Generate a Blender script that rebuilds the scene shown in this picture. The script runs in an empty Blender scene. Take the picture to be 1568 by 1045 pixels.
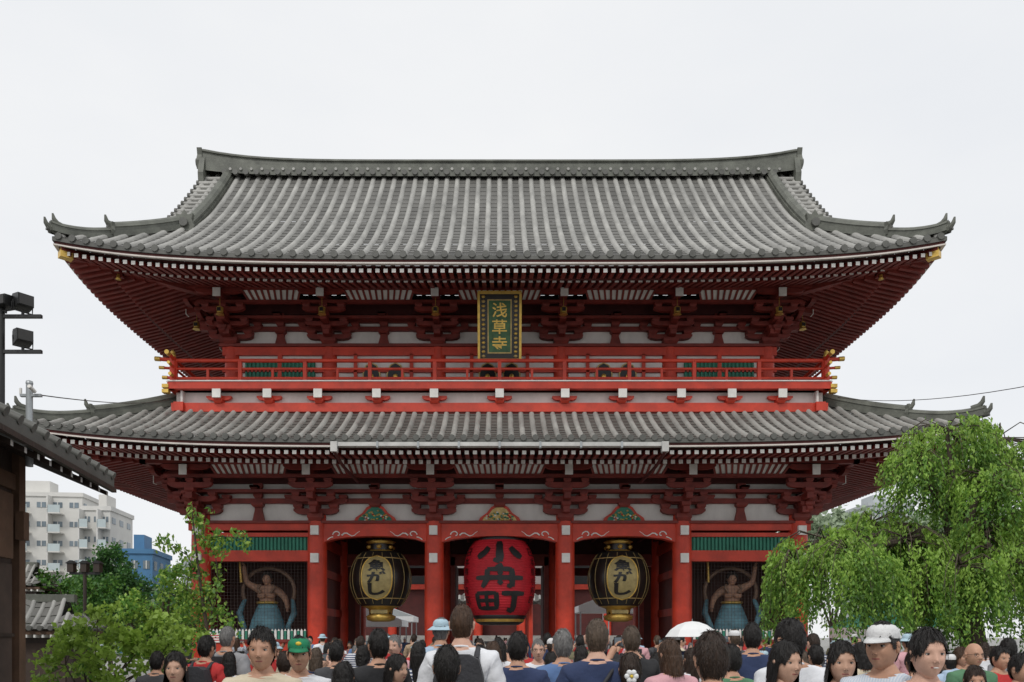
import bpy, bmesh, math, random
import numpy as np
from mathutils import Vector, Matrix
random.seed(7); RN=np.random.RandomState(7)
sc=bpy.context.scene; COL=sc.collection
CAMD=27.6; EYE=1.7; F=1200.0
def at(bx,by,d):   # survey: bearing / elevation readings at distance d -> world position
    return Vector(((bx-765)*d/F, d-CAMD, EYE+(975-by)*d/F))
# ---------------------------------------------------------------- materials
MT={}
def mat(name,col,rough=.6,var=.15,scale=2.0,bump=0.0,bscale=30.0,metal=0.0,stretch=(1,1,1),transl=0.0,spec=.5):
    m=bpy.data.materials.new(name); m.use_nodes=True; nt=m.node_tree; N=nt.nodes; L=nt.links
    b=N['Principled BSDF']; b.inputs['Roughness'].default_value=rough; b.inputs['Metallic'].default_value=metal
    b.inputs['Specular IOR Level'].default_value=spec
    tc=N.new('ShaderNodeTexCoord'); mp=N.new('ShaderNodeMapping'); mp.inputs['Scale'].default_value=stretch
    L.new(tc.outputs['Object'],mp.inputs[0])
    n1=N.new('ShaderNodeTexNoise'); n1.inputs['Scale'].default_value=scale; n1.inputs['Detail'].default_value=6; n1.inputs['Roughness'].default_value=.65
    L.new(mp.outputs[0],n1.inputs[0])
    cr=N.new('ShaderNodeValToRGB'); cr.color_ramp.elements[0].position=.3; cr.color_ramp.elements[1].position=.7
    cr.color_ramp.elements[0].color=[max(0,c*(1-var)) for c in col]+[1]; cr.color_ramp.elements[1].color=[min(1,c*(1+var)) for c in col]+[1]
    L.new(n1.outputs[0],cr.inputs[0]); L.new(cr.outputs[0],b.inputs['Base Color'])
    if bump>0:
        n2=N.new('ShaderNodeTexNoise'); n2.inputs['Scale'].default_value=bscale; n2.inputs['Detail'].default_value=4
        L.new(mp.outputs[0],n2.inputs[0]); bp=N.new('ShaderNodeBump'); bp.inputs['Strength'].default_value=bump; bp.inputs['Distance'].default_value=.02
        L.new(n2.outputs[0],bp.inputs['Height']); L.new(bp.outputs[0],b.inputs['Normal'])
    if transl>0:
        t=N.new('ShaderNodeBsdfTranslucent'); mx=N.new('ShaderNodeMixShader'); mx.inputs[0].default_value=transl
        L.new(cr.outputs[0],t.inputs[0]); L.new(b.outputs[0],mx.inputs[1]); L.new(t.outputs[0],mx.inputs[2])
        L.new(mx.outputs[0],N['Material Output'].inputs[0])
    MT[name]=m; return m
mat('vermilion',(.55,.046,.020),.5,.26,1.6,.1,20)
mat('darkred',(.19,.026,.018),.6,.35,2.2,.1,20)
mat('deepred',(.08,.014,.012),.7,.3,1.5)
mat('plaster',(.72,.69,.66),.8,.14,1.3,.05,20,stretch=(1,1,.5))
mat('whitepaint',(.78,.76,.72),.6,.12,3)
mat('gutter',(.52,.51,.49),.5,.2,2.5)
mat('eaveline',(.62,.57,.52),.6,.15,3)
mat('tile',(.115,.112,.102),.6,.4,.7,.25,14,stretch=(1.6,.5,.5))
mat('tilerib',(.30,.295,.275),.5,.38,.9,.3,16,stretch=(1.6,.6,.6))
mat('tiledark',(.10,.10,.09),.6,.3,1.5,.2,14)
mat('ridge',(.115,.12,.10),.6,.4,2,.3,12)
mat('gold',(.68,.45,.11),.38,.25,6,metal=.65)
mat('palegold',(.52,.38,.15),.45,.3,8,.2,30,metal=.3)
mat('teal',(.03,.20,.13),.6,.2,3)
mat('plaquegreen',(.05,.13,.05),.5,.4,5)
mat('black',(.012,.012,.012),.45,.3,4)
mat('blackpaint',(.02,.018,.016),.3,.3,4)
mat('lanternred',(.58,.016,.03),.6,.2,2,.15,20,transl=.12)
mat('interior',(.045,.013,.011),.8,.3,1)
mat('nichewall',(.10,.045,.035),.8,.3,1)
mat('stone',(.30,.29,.27),.8,.25,1.5,.3,15)
mat('concrete',(.62,.61,.58),.85,.1,.3)
mat('glass',(.16,.20,.23),.15,.3,.5)
mat('bluewall',(.06,.18,.34),.6,.15,.4)
mat('greysheet',(.42,.45,.46),.5,.15,.4)
mat('darkwood',(.035,.022,.016),.6,.4,3,.3,20,stretch=(1,1,.2))
mat('wood',(.10,.055,.032),.6,.3,3,.2,20)
mat('metalgrey',(.35,.37,.38),.4,.15,2,metal=.4)
mat('tent',(.75,.76,.76),.7,.06,1)
mat('paper',(.06,.04,.03),.8,.3,3)
mat('balcony',(.46,.53,.54),.6,.1,.5)
mat('panelcream',(.42,.33,.14),.5,.25,5,metal=.25)
mat('bark',(.07,.052,.038),.9,.4,6,.8,18,stretch=(1,1,.4))
mat('wiremesh',(.07,.05,.045),.6,.2)
mat('statueskirt',(.12,.27,.33),.6,.5,3,.3,15); mat('statuescarf',(.24,.15,.10),.6,.4,3)
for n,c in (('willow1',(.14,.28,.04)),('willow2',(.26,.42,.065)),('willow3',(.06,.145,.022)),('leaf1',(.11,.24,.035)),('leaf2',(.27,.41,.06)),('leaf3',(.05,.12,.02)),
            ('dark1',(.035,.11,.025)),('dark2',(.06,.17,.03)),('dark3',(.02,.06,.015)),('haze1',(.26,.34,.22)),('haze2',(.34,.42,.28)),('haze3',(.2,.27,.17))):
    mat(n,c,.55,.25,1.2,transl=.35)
# ---------------------------------------------------------------- mesh builder
class MB:
    def __init__(s): s.V=[];s.Fc=[];s.M=[];s.S=[];s.mats=[]
    def mi(s,m):
        if m not in s.mats: s.mats.append(m)
        return s.mats.index(m)
    def add(s,vs,fs,m,smooth=False):
        o=len(s.V); s.V.extend([tuple(v) for v in vs]); k=s.mi(m)
        for f in fs: s.Fc.append([i+o for i in f]); s.M.append(k); s.S.append(smooth)
    def hexa(s,v,m,endm=None):
        fs=[(0,1,2,3),(4,7,6,5),(0,4,5,1),(1,5,6,2),(2,6,7,3),(3,7,4,0)]
        s.add(v,fs,m)
        if endm is not None: s.M[-6]=s.mi(endm)
    def box(s,x0,x1,y0,y1,z0,z1,m):
        s.hexa([(x0,y0,z0),(x1,y0,z0),(x1,y0,z1),(x0,y0,z1),(x0,y1,z0),(x1,y1,z0),(x1,y1,z1),(x0,y1,z1)],m)
    def tube(s,pts,rad,m,n=8,cap=True,smooth=True):
        pts=[Vector(p) for p in pts]
        if not hasattr(rad,'__len__'): rad=[rad]*len(pts)
        vs=[];fs=[]; prev=None
        for i,p in enumerate(pts):
            t=(pts[min(i+1,len(pts)-1)]-pts[max(i-1,0)]); t=t.normalized() if t.length>1e-9 else Vector((0,0,1))
            if prev is None:
                a=Vector((0,0,1)) if abs(t.z)<.9 else Vector((1,0,0)); u=t.cross(a).normalized()
            else: u=(prev-t*prev.dot(t)).normalized()
            prev=u; w=t.cross(u)
            for j in range(n):
                q=2*math.pi*j/n; vs.append(p+(u*math.cos(q)+w*math.sin(q))*rad[i])
        for i in range(len(pts)-1):
            for j in range(n): fs.append((i*n+j,i*n+(j+1)%n,(i+1)*n+(j+1)%n,(i+1)*n+j))
        s.add(vs,fs,m,smooth)
        if cap:
            s.add(vs[:n],[tuple(range(n))],m); s.add(vs[-n:],[tuple(range(n))],m)
    def lathe(s,prof,c,m,n=24,smooth=True,sx=1,sy=1):
        vs=[];fs=[]
        for r,z in prof:
            for j in range(n):
                q=2*math.pi*j/n; vs.append((c[0]+r*sx*math.cos(q),c[1]+r*sy*math.sin(q),c[2]+z))
        for i in range(len(prof)-1):
            for j in range(n): fs.append((i*n+j,i*n+(j+1)%n,(i+1)*n+(j+1)%n,(i+1)*n+j))
        s.add(vs,fs,m,smooth)
    def ell(s,c,r,m,n=12,k=8):
        s.lathe([(max(1e-4,math.sin(math.pi*i/k)),0) for i in range(k+1)],(0,0,0),m,n)
        o=len(s.V)-n*(k+1)
        for i in range(k+1):
            for j in range(n):
                x,y,z=s.V[o+i*n+j]; s.V[o+i*n+j]=(c[0]+x*r[0],c[1]+y*r[1],c[2]-math.cos(math.pi*i/k)*r[2])
    def prism(s,poly,fn,a0,a1,m):   # fn(p,q,a)->xyz
        n=len(poly); vs=[fn(p,q,a0) for p,q in poly]+[fn(p,q,a1) for p,q in poly]
        fs=[tuple(range(n)),tuple(range(2*n-1,n-1,-1))]+[(i,(i+1)%n,n+(i+1)%n,n+i) for i in range(n)]
        s.add(vs,fs,m)
    def build(s,name,parent=None,loc=(0,0,0),rot=0):
        me=bpy.data.meshes.new(name); me.from_pydata(s.V,[],s.Fc)
        for m in s.mats: me.materials.append(MT[m])
        me.polygons.foreach_set('material_index',s.M); me.polygons.foreach_set('use_smooth',s.S); me.update()
        ob=bpy.data.objects.new(name,me); COL.objects.link(ob); ob.location=loc; ob.rotation_euler=(0,0,rot)
        if parent: ob.parent=parent
        return ob
def empty(name,loc=(0,0,0),rot=0):
    e=bpy.data.objects.new(name,None); COL.objects.link(e); e.location=loc; e.rotation_euler=(0,0,rot); e.empty_display_size=.3; return e
# ---------------------------------------------------------------- tiled roof
def roof(mb,W,D,z0,prof,tmax,lift,k=1.0,Xv=None,sp=.42,rr=.095,row=.30,ts=None,detail=True):
    def Z(r,t): return z0+prof(t)+lift*min(1,abs(r))**4.5*max(0,1-t/5)**1.5
    def tl_f(x):
        a=abs(x); h=(W-a)/k
        return tmax if (Xv and a<=Xv+1e-6) else max(0,min(tmax,h))
    ts=ts or tmax
    rj=random.Random(5)
    def PF(x,t,sg): return (x, sg*(D-t), Z(x/max(.1,W-k*t),t))
    def PS(y,t,sg): return (sg*(W-k*t), y, Z(y/max(.1,D-t),t))
    def tl_s(y): return max(0,min(ts,D-abs(y)))
    for (P,lim,half) in ((PF,tl_f,W),(PS,tl_s,D)):
        nr=int(half/sp); xs=[i*sp for i in range(-nr,nr+1)]
        st=sorted(set([-half]+[x for x in xs]+[half]))
        for sg in (-1,1):
            rows=[i*row for i in range(int(tmax/row)+2)]
            for a,b in zip(st[:-1],st[1:]):
                la,lb=lim(a),lim(b)
                if Xv and P is PF:
                    if abs(a)>Xv>abs(b) or abs(b)>Xv>abs(a): la=lb=min(la,lb)
                for i in range(len(rows)-1):
                    t0,t1=rows[i],rows[i+1]
                    if t0>=max(la,lb): break
                    v=[P(a,min(t0,la),sg),P(b,min(t0,lb),sg),P(b,min(t1,lb),sg),P(a,min(t1,la),sg)]
                    v[0]=(v[0][0],v[0][1],v[0][2]+.014); v[1]=(v[1][0],v[1][1],v[1][2]+.014)
                    mb.add(v,[(0,1,2,3)],'tile')
            for x in xs:
                L=lim(x)
                if L<.15: continue
                pts=[];rad=[];t=0
                while t<L-.02:
                    t2=min(t+row,L); q=rj.uniform(-.004,.004)
                    pts.append(P(x+q,t,sg));rad.append(rr*1.04+q); pts.append(P(x+q,t2-.01,sg));rad.append(rr*.97); t=t2
                vs=[];fs=[];n=5
                for p,r in zip(pts,rad):
                    for j in range(n+1):
                        q=math.pi*j/n; c,s_=math.cos(q)*r,math.sin(q)*r*1.2
                        vs.append((p[0]+c,p[1],p[2]+s_) if P is PF else (p[0],p[1]+c,p[2]+s_))
                for i in range(len(pts)-1):
                    for j in range(n): fs.append((i*(n+1)+j,i*(n+1)+j+1,(i+1)*(n+1)+j+1,(i+1)*(n+1)+j))
                mb.add(vs,fs,'tilerib',True)
                p=Vector(P(x,0,sg)); dv=Vector((0,sg,0)) if P is PF else Vector((sg,0,0))
                if detail: mb.tube([p-dv*.04+Vector((0,0,.03)),p+dv*.06+Vector((0,0,.03))],rr*1.15,'tiledark',8)
    return PF,PS,Z
def eave_bands(mb,W,D,z0,lift,bands,nst=56,sides=4):
    for (i0,i1,za,zb,m) in bands:
        for side in range(sides):
            sg=-1 if side in(0,2) else 1
            pr=None
            for s_ in range(nst+1):
                u=-1+2*s_/nst; c=[]
                for ii,zz in ((i0,za),(i1,za),(i1,zb),(i0,zb)):
                    z=z0+lift*abs(u)**4.5+zz
                    if side<2: c.append((u*(W-ii),sg*(D-ii),z))
                    else: c.append((sg*(W-ii),u*(D-ii),z))
                if pr: mb.add(pr+c,[(0,1,5,4),(1,2,6,5),(2,3,7,6),(3,0,4,7)],m)
                pr=c
def rafters(mb,W,D,z0,lift,i0,i1,za,zb,w,h,sp,m,endm):
    for side in range(4):
        half=W if side<2 else D; sg=-1 if side in(0,2) else 1; n=int((half-i0-.12)/sp)
        for a in range(-n,n+1):
            x=a*sp; lim=half-abs(x); e=min(i1,max(lim,i0+.1)); f=(e-i0)/(i1-i0)
            l0=lift*(abs(x)/half)**4.5
            zo=z0+za+l0; zi=z0+za+(zb-za)*f+l0*(1-e/9)
            c=[]
            for ii,z in ((i0,zo),(e,zi)):
                for dx,dz in ((-w,-h),(w,-h),(w,h),(-w,h)):
                    if side<2: c.append((x+dx,sg*(D-ii),z+dz))
                    else: c.append((sg*(W-ii),x+dx,z+dz))
            mb.hexa(c,m,endm)
def soffit(mb,W,D,z0,lift,i0,i1,za,zb,m):
    nst=40
    for side in range(4):
        sg=-1 if side in(0,2) else 1; pr=None
        for s_ in range(nst+1):
            u=-1+2*s_/nst; c=[]
            for ii,zz in ((i0,za),(i1,zb)):
                z=z0+zz+lift*abs(u)**4.5*(1-ii/9)
                c.append((u*(W-ii),sg*(D-ii),z) if side<2 else (sg*(W-ii),u*(D-ii),z))
            if pr: mb.add([pr[0],pr[1],c[1],c[0]],[(0,1,2,3)],m)
            pr=c
def oni(mb,p,s=1.0,dirv=(0,-1,0)):   # ridge-end demon tile
    d=Vector(dirv).normalized(); u=Vector((-d.y,d.x,0)); p=Vector(p)
    poly=[(-.28,-.25),(-.34,.0),(-.25,.22),(-.3,.42),(-.12,.36),(0,.55),(.12,.36),(.3,.42),(.25,.22),(.34,0),(.28,-.25),(0,-.15)]
    mb.prism([(a*s,b*s) for a,b in poly],lambda a,b,c:p+u*a+Vector((0,0,b))+d*c,-.06*s,.1*s,'ridge')
    mb.tube([p+d*.05*s+Vector((0,0,.08*s)),p+d*.2*s+Vector((0,0,.08*s))],.15*s,'tiledark',10)
def hornoni(mb,p,s,d):   # upswept corner tile
    d=Vector(d).normalized(); p=Vector(p)
    mb.tube([p-d*.25*s,p+d*.1*s+Vector((0,0,.08*s)),p+d*.26*s+Vector((0,0,.28*s)),p+d*.32*s+Vector((0,0,.55*s))],[.17*s,.16*s,.12*s,.05*s],'ridge',8)
    mb.tube([p+Vector((0,0,-.02)),p+d*.22*s+Vector((0,0,-.0))],.13*s,'tiledark',8)
def hipridge(mb,pts,w,h):
    pr=None
    d=(Vector(pts[-1])-Vector(pts[0])); d.z=0; d.normalize(); u=Vector((-d.y,d.x,0))
    for i,p in enumerate(pts):
        p=Vector(p); c=[p+u*a+Vector((0,0,b)) for a,b in ((-w,-.05),(-w,h*.35),(-w*.75,h*.37),(-w*.75,h*.66),(-w*.9,h*.68),(-w*.55,h),(0,h*1.2),(w*.55,h),(w*.9,h*.68),(w*.75,h*.66),(w*.75,h*.37),(w,h*.35),(w,-.05))]
        if pr: mb.add(pr+c,[(j,j+1,13+j+1,13+j) for j in range(12)],'ridge')
        else: mb.add(c,[tuple(range(13))],'ridge')
        pr=c
    mb.add(pr,[tuple(range(13))],'ridge')
# ---------------------------------------------------------------- GATE
gate=empty('temple_gate')
YC=4.0
UW,UD,UZ,UL=13.62,7.7,13.32,.58
KU=.82; XV=11.8; RISE=6.95
up=lambda t:RISE*(.68*(t/7.7)+.32*(t/7.7)**2)
mb=MB()
PF,PS,Z=roof(mb,UW,UD,UZ,up,7.7,UL,KU,Xv=XV,sp=.42,ts=3.5)
BD=[(-.02,.12,-.12,-.0,'tiledark'),(.03,.2,-.20,-.12,'deepred'),(.0,.14,-.245,-.202,'eaveline')]
eave_bands(mb,UW,UD,UZ,UL,BD)
zr=UZ+RISE
pr=None
for i in range(41):
    u=-1+2*i/40; x=u*11.85; e=.42*abs(u)**6
    c=[(x,a,zr-.3+(b+.3)+ (e if b>0 else e*.6)) for a,b in ((-.42,-.25),(-.42,.10),(-.34,.12),(-.34,.34),(-.4,.36),(-.4,.42),(-.2,.55),(.2,.55),(.4,.42),(.4,.36),(.34,.34),(.34,.12),(.42,.10),(.42,-.25))]
    if pr: mb.add(pr+c,[(j,j+1,14+j+1,14+j) for j in range(13)],'ridge')
    else: mb.add(c,[tuple(range(14))],'ridge')
    pr=c
mb.add(pr,[tuple(range(14))],'ridge')
for i in range(-26,27):
    x=i*.42; mb.tube([(x,-.5,zr-.12),(x,-.38,zr-.12)],.11,'tiledark',8)
    mb.tube([(x+.21,-.46,zr+.02),(x+.21,-.34,zr+.02)],.06,'tilerib',6)
for sx in (-1,1):
    p=Vector((sx*11.95,0,zr+.40)); oni(mb,p,1.25,(sx,0,0))
    mb.prism([(-.5,-1.0),(-.62,-.2),(-.45,.45),(-.2,.7),(.2,.7),(.45,.45),(.62,-.2),(.5,-1.0)],lambda a,b,c:(sx*(11.72+c),a,zr+b),0,.22,'ridge')
    mb.tube([(sx*11.8,0,zr+.6),(sx*12.0,0,zr+.85),(sx*12.15,0,zr+.92)],[.13,.09,.04],'ridge',8)
    for sy in (-1,1):
        pts=[(sx*(10.85),sy*(UD-t),UZ+up(t)+.02) for t in np.linspace(7.5,3.15,16)]
        hipridge(mb,pts,.2,.42); q=Vector(pts[-1]); oni(mb,q+Vector((0,0,.2)),1.0,(0,sy,0))
        for t in np.arange(2.6,7.6,.3):
            a=Vector((sx*XV,sy*(UD-t),UZ+up(t)+.03))
            mb.tube([a-Vector((sx*.75,0,0)),a+Vector((sx*.12,0,0))],.1,'tilerib',8)
            mb.tube([a+Vector((sx*.08,0,0)),a+Vector((sx*.16,0,0))],.13,'tiledark',8)
        pts=[(sx*(XV-.05),sy*(UD-t),UZ+up(t)-.12) for t in np.linspace(2.5,7.7,12)]
        hipridge(mb,pts,.1,.12)
        hp=[(sx*(UW-KU*t),sy*(UD-t),Z(1,t)+.0) for t in np.linspace(3.4,1.35,9)]
        hipridge(mb,hp,.19,.40); dv=Vector((sx*KU,sy,0)); oni(mb,Vector(hp[-1])+Vector((0,0,.16)),.62,dv); hornoni(mb,Vector(hp[-1])+Vector((0,0,.3)),.6,dv)
        hp=[(sx*(UW-KU*t),sy*(UD-t),Z(1,max(t,0))+.16*max(0,1-t)**2) for t in np.linspace(1.5,-.05,9)]
        hipridge(mb,hp,.15,.26); oni(mb,Vector(hp[-1])+Vector((0,0,.04)),.4,dv); hornoni(mb,Vector(hp[-1])+Vector((-sx*.15,-sy*.17,.22)),.55,dv); hornoni(mb,Vector(hp[-1])+Vector((0,0,.02)),.55,dv)
    poly=[(-(UD-3.6),UZ+up(3.5)),(0,zr),(UD-3.6,UZ+up(3.5)),(UD-3.6,UZ+up(3.5)-.6),(-(UD-3.6),UZ+up(3.5)-.6)]
    mb.prism(poly,lambda a,b,c:(sx*(10.7+c),a,b),0,.12,'deepred')
mb.build('upper_roof',gate,(0,YC,0))
LW,LD,LZ,LL=14.6,7.9,7.68,.55
lo=lambda t:1.95*(.72*(t/3.4)+.28*(t/3.4)**2)
mb=MB(); PF,PS,Z=roof(mb,LW,LD,LZ,lo,3.6,LL,.98,sp=.36,rr=.085,ts=3.6)
eave_bands(mb,LW,LD,LZ,LL,BD)
for sx in (-1,1):
    for sy in (-1,1):
        dv=Vector((sx,sy,0))
        hp=[(sx*(LW-.98*t),sy*(LD-t),Z(1,t)) for t in np.linspace(3.5,1.5,9)]
        hipridge(mb,hp,.18,.34); oni(mb,Vector(hp[-1])+Vector((0,0,.14)),.58,dv); hornoni(mb,Vector(hp[-1])+Vector((0,0,.25)),.58,dv)
        hp=[(sx*(LW-.98*t),sy*(LD-t),Z(1,max(t,0))+.16*max(0,1-t)**2) for t in np.linspace(1.7,-.05,9)]
        hipridge(mb,hp,.15,.24); oni(mb,Vector(hp[-1])+Vector((0,0,.04)),.4,dv); hornoni(mb,Vector(hp[-1])+Vector((-sx*.15,-sy*.15,.24)),.58,dv); hornoni(mb,Vector(hp[-1])+Vector((0,0,.0)),.55,dv)
mb.box(-4.9,4.9,-LD-.15,-LD-.03,LZ-.25,LZ-.135,'gutter')
for i in range(9):
    x=-4.9+i*9.8/8; mb.box(x-.03,x+.03,-LD-.17,-LD-.02,LZ-.30,LZ-.12,'metalgrey')
for x in (-4.98,4.98): mb.box(x-.1,x+.1,-LD-.19,-LD+.02,LZ-.42,LZ-.12,'gutter'); mb.tube([(x,-LD-.08,LZ-.42),(x*.99,-LD+1,LZ-.62),(x*.97,-LD+3.2,LZ-.7)],.05,'deepred',8)
mb.build('lower_roof',gate,(0,YC,0))
mb=MB()
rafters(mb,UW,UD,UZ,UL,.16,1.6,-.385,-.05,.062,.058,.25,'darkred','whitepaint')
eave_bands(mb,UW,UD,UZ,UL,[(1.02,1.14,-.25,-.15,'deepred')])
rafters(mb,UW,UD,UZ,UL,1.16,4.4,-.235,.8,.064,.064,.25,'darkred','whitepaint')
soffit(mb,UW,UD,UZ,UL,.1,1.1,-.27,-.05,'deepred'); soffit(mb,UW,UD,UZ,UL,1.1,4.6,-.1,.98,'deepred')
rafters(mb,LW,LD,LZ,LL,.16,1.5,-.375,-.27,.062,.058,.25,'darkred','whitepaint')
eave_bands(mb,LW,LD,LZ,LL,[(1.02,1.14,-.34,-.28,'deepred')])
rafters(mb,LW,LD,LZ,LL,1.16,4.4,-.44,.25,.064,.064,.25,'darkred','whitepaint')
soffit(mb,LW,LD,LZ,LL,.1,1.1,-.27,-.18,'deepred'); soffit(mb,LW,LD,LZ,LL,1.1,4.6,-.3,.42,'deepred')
for (W,D,z0,l,hz) in ((UW,UD,UZ,UL,.45),(LW,LD,LZ,LL,.0)):
    for sx in (-1,1):
        for sy in (-1,1):
            a=Vector((sx*(W-.14),sy*(D-.14),z0+l-.40)); b=Vector((sx*(W-4.6),sy*(D-4.6),z0+hz)); u=Vector((-sy,sx,0)).normalized()*.12
            c=[]
            for p in (a,b): c+= [p-u-Vector((0,0,.15)),p+u-Vector((0,0,.15)),p+u+Vector((0,0,.12)),p-u+Vector((0,0,.12))]
            mb.hexa(c,'darkred','gold')
            p=a+Vector((sx*.02,sy*.02,0)); q=p-Vector((sx*.26,sy*.26,0)); u2=u*1.08; c=[]
            for p_ in (p,q): c+=[p_-u2-Vector((0,0,.165)),p_+u2-Vector((0,0,.165)),p_+u2+Vector((0,0,.02)),p_-u2+Vector((0,0,.02))]
            mb.hexa(c,'gold')
            mb.lathe([(.01,.0),(.05,-.02),(.06,-.12),(.085,-.18),(.01,-.18)],tuple(a-Vector((sx*1.2,sy*1.2,.12))),'gold',10)
mb.build('rafters',gate,(0,YC,0))
def tb(mb,T,u0,u1,o0,o1,z0,z1,m):
    a=T(u0,o0,z0); b=T(u1,o1,z1)
    mb.box(min(a[0],b[0]),max(a[0],b[0]),min(a[1],b[1]),max(a[1],b[1]),z0,z1,m)
def arm(mb,T,u,half,o0,o1,z0,z1,m):
    h=z1-z0; c=min(.28,half*.4)
    poly=[(u-half,z1),(u-half,z0+h*.6),(u-half+c*.35,z0+h*.2),(u-half+c,z0),(u+half-c,z0),(u+half-c*.35,z0+h*.2),(u+half,z0+h*.6),(u+half,z1)]
    mb.prism(poly,lambda a,b,o:T(a,o,b),o0,o1,m)
def blk(mb,T,u,o,z0,z1,w=.15,m='darkred'):
    zm=z0+(z1-z0)*.45
    tb(mb,T,u-w,u+w,o-w,o+w,zm,z1,m)
    a=w*.7
    v=[T(u-a,o-a,z0),T(u+a,o-a,z0),T(u+a,o+a,z0),T(u-a,o+a,z0),T(u-w,o-w,zm),T(u+w,o-w,zm),T(u+w,o+w,zm),T(u-w,o+w,zm)]
    mb.hexa(v,m)
def bracket(mb,T,u,zb,H,gold=False):
    s=H/1.9; z=lambda a:zb+a*s; R='darkred'
    blk(mb,T,u,.12,z(0),z(.26),.27)
    arm(mb,T,u,.78,.03,.24,z(.24),z(.44),R)
    for k in (-.62,0,.62): blk(mb,T,u+k,.14,z(.44),z(.6),.16)
    arm(mb,T,u,1.1,.03,.22,z(.6),z(.78),R)
    for k in (-.95,-.5,.5,.95): blk(mb,T,u+k,.14,z(.78),z(.92),.14)
    tb(mb,T,u-.11,u+.11,.1,.72,z(.25),z(.45),R); blk(mb,T,u,.55,z(.45),z(.62),.16)
    arm(mb,T,u,.75,.47,.64,z(.62),z(.8),R)
    for k in (-.6,.6): blk(mb,T,u+k,.55,z(.8),z(.95),.13)
    tb(mb,T,u-.11,u+.11,.1,1.15,z(.66),z(.86),R); blk(mb,T,u,.98,z(.86),z(1.02),.16)
    arm(mb,T,u,.75,.9,1.06,z(1.02),z(1.2),R)
    for k in (-.6,0,.6): blk(mb,T,u+k,.98,z(1.2),z(1.34),.13)
    c=[T(u-.12,1.62,z(1.36)),T(u+.12,1.62,z(1.36)),T(u+.12,1.62,z(1.66)),T(u-.12,1.62,z(1.66)),T(u-.12,.1,z(1.72)),T(u+.12,.1,z(1.72)),T(u+.12,.1,z(2.0)),T(u-.12,.1,z(2.0))]
    mb.hexa(c,R,'whitepaint')
    tb(mb,T,u-.13,u+.13,1.62,1.65,z(1.34),z(1.68),'whitepaint')
    arm(mb,T,u,.8,1.32,1.5,z(1.55),z(1.72),R)
    if gold:
        p=T(u,1.3,z(1.08)); mb.tube([p,(p[0],p[1],p[2]+.3)],.012,'gold',5); mb.lathe([(.01,.02),(.06,.0),(.12,-.04),(.11,-.22),(.15,-.28),(.01,-.29)],p,'gold',6,False); mb.box(p[0]-.06,p[0]+.06,p[1]-.125,p[1]+.125,p[2]-.19,p[2]-.07,'black')
def stack(mb,T,cols,U,zb,H,gold=False,carve=()):
    z=lambda a:zb+a*H
    tb(mb,T,-U,U,-.08,0,zb-.02,zb+H,'plaster')
    tb(mb,T,-U,U,-.04,.13,z(.335),z(.43),'darkred'); tb(mb,T,-U,U,-.04,.13,z(.52),z(.60),'darkred')
    tb(mb,T,-U-.3,U+.3,-.04,.16,z(.70),z(1.02),'deepred')
    tb(mb,T,-U-.9,U+.9,.9,1.05,z(.72),z(.78),'darkred'); tb(mb,T,-U-1.5,U+1.5,1.3,1.5,z(.92),z(1.02),'darkred')
    tb(mb,T,-U-.5,U+.5,.5,.62,z(.50),z(.55),'darkred')
    for a,b in zip(cols[:-1],cols[1:]):
        u0,u1=a+.82,b-.82
        c=[T(u0+.1,.98,z(.77)),T(u1-.1,.98,z(.77)),T(u1-.1,.98,z(.79)),T(u0+.1,.98,z(.79)),T(u0-.12,1.36,z(.99)),T(u1+.12,1.36,z(.99)),T(u1+.12,1.36,z(1.01)),T(u0-.12,1.36,z(1.01))]
        mb.hexa(c,'whitepaint')
        n=max(2,int((u1-u0)/.19))
        for i in range(n+1):
            f=i/n; ua=u0+.1+(u1-u0-.2)*f; ub=u0-.12+(u1-u0+.24)*f; w=.035
            mb.hexa([T(ua-w,.99,z(.74)),T(ua+w,.99,z(.74)),T(ua+w,.96,z(.78)),T(ua-w,.96,z(.78)),T(ub-w,1.40,z(.965)),T(ub+w,1.40,z(.965)),T(ub+w,1.36,z(1.0)),T(ub-w,1.36,z(1.0))],'darkred')
        m=(a+b)/2
        if any(abs(m-c_)<.05 for c_ in carve):
            poly=[(m-.75,zb),(m-.68,zb+.14),(m-.45,zb+.3),(m-.3,zb+.5),(m-.12,zb+.6),(m+.12,zb+.6),(m+.3,zb+.5),(m+.45,zb+.3),(m+.68,zb+.14),(m+.75,zb)]
            mb.prism(poly,lambda p,q,o:T(p,o,q),.0,.14,'vermilion')
            poly=[(m+(p-m)*.8,zb+.03+(q-zb)*.78) for p,q in poly]
            mb.prism(poly,lambda p,q,o:T(p,o,q),.13,.17,'palegold' if abs(m)<1 else 'teal')
            r=random.Random(int(m*10))
            for i in range(44):
                a_=r.uniform(-.46,.46); q=r.uniform(.04,.44)*(1-abs(a_)/.8)
                p=T(m+a_,.18,zb+q); mb.ell(p,(.05,.03,.035),r.choice(['gold','teal','whitepaint','lanternred','palegold','teal']),6,4)
        else:
            poly=[(m-.22,zb),(m-.13,zb+.2*H),(m-.13,zb+.3*H),(m+.13,zb+.3*H),(m+.13,zb+.2*H),(m+.22,zb)]
            mb.prism(poly,lambda p,q,o:T(p,o,q),.0,.12,'darkred')
        blk(mb,T,m,.1,z(.26),z(.34),.2)
        for q0,q1 in ((.43,.52),(.6,.70)): blk(mb,T,m,.08,z(q0),z(q1),.15); blk(mb,T,m,.55,z(.55),z(.62),.14)
    for u in cols: bracket(mb,T,u,zb,H,gold)
LC=[-10.5,-6.42,-2.3,2.3,6.42,10.5]; UC=[-9.6,-6.1,-2.2,2.2,6.1,9.6]
mb=MB()
front=lambda yw:(lambda u,o,z:(u,yw-o,z)); back=lambda yw:(lambda u,o,z:(u,yw+o,z))
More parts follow.
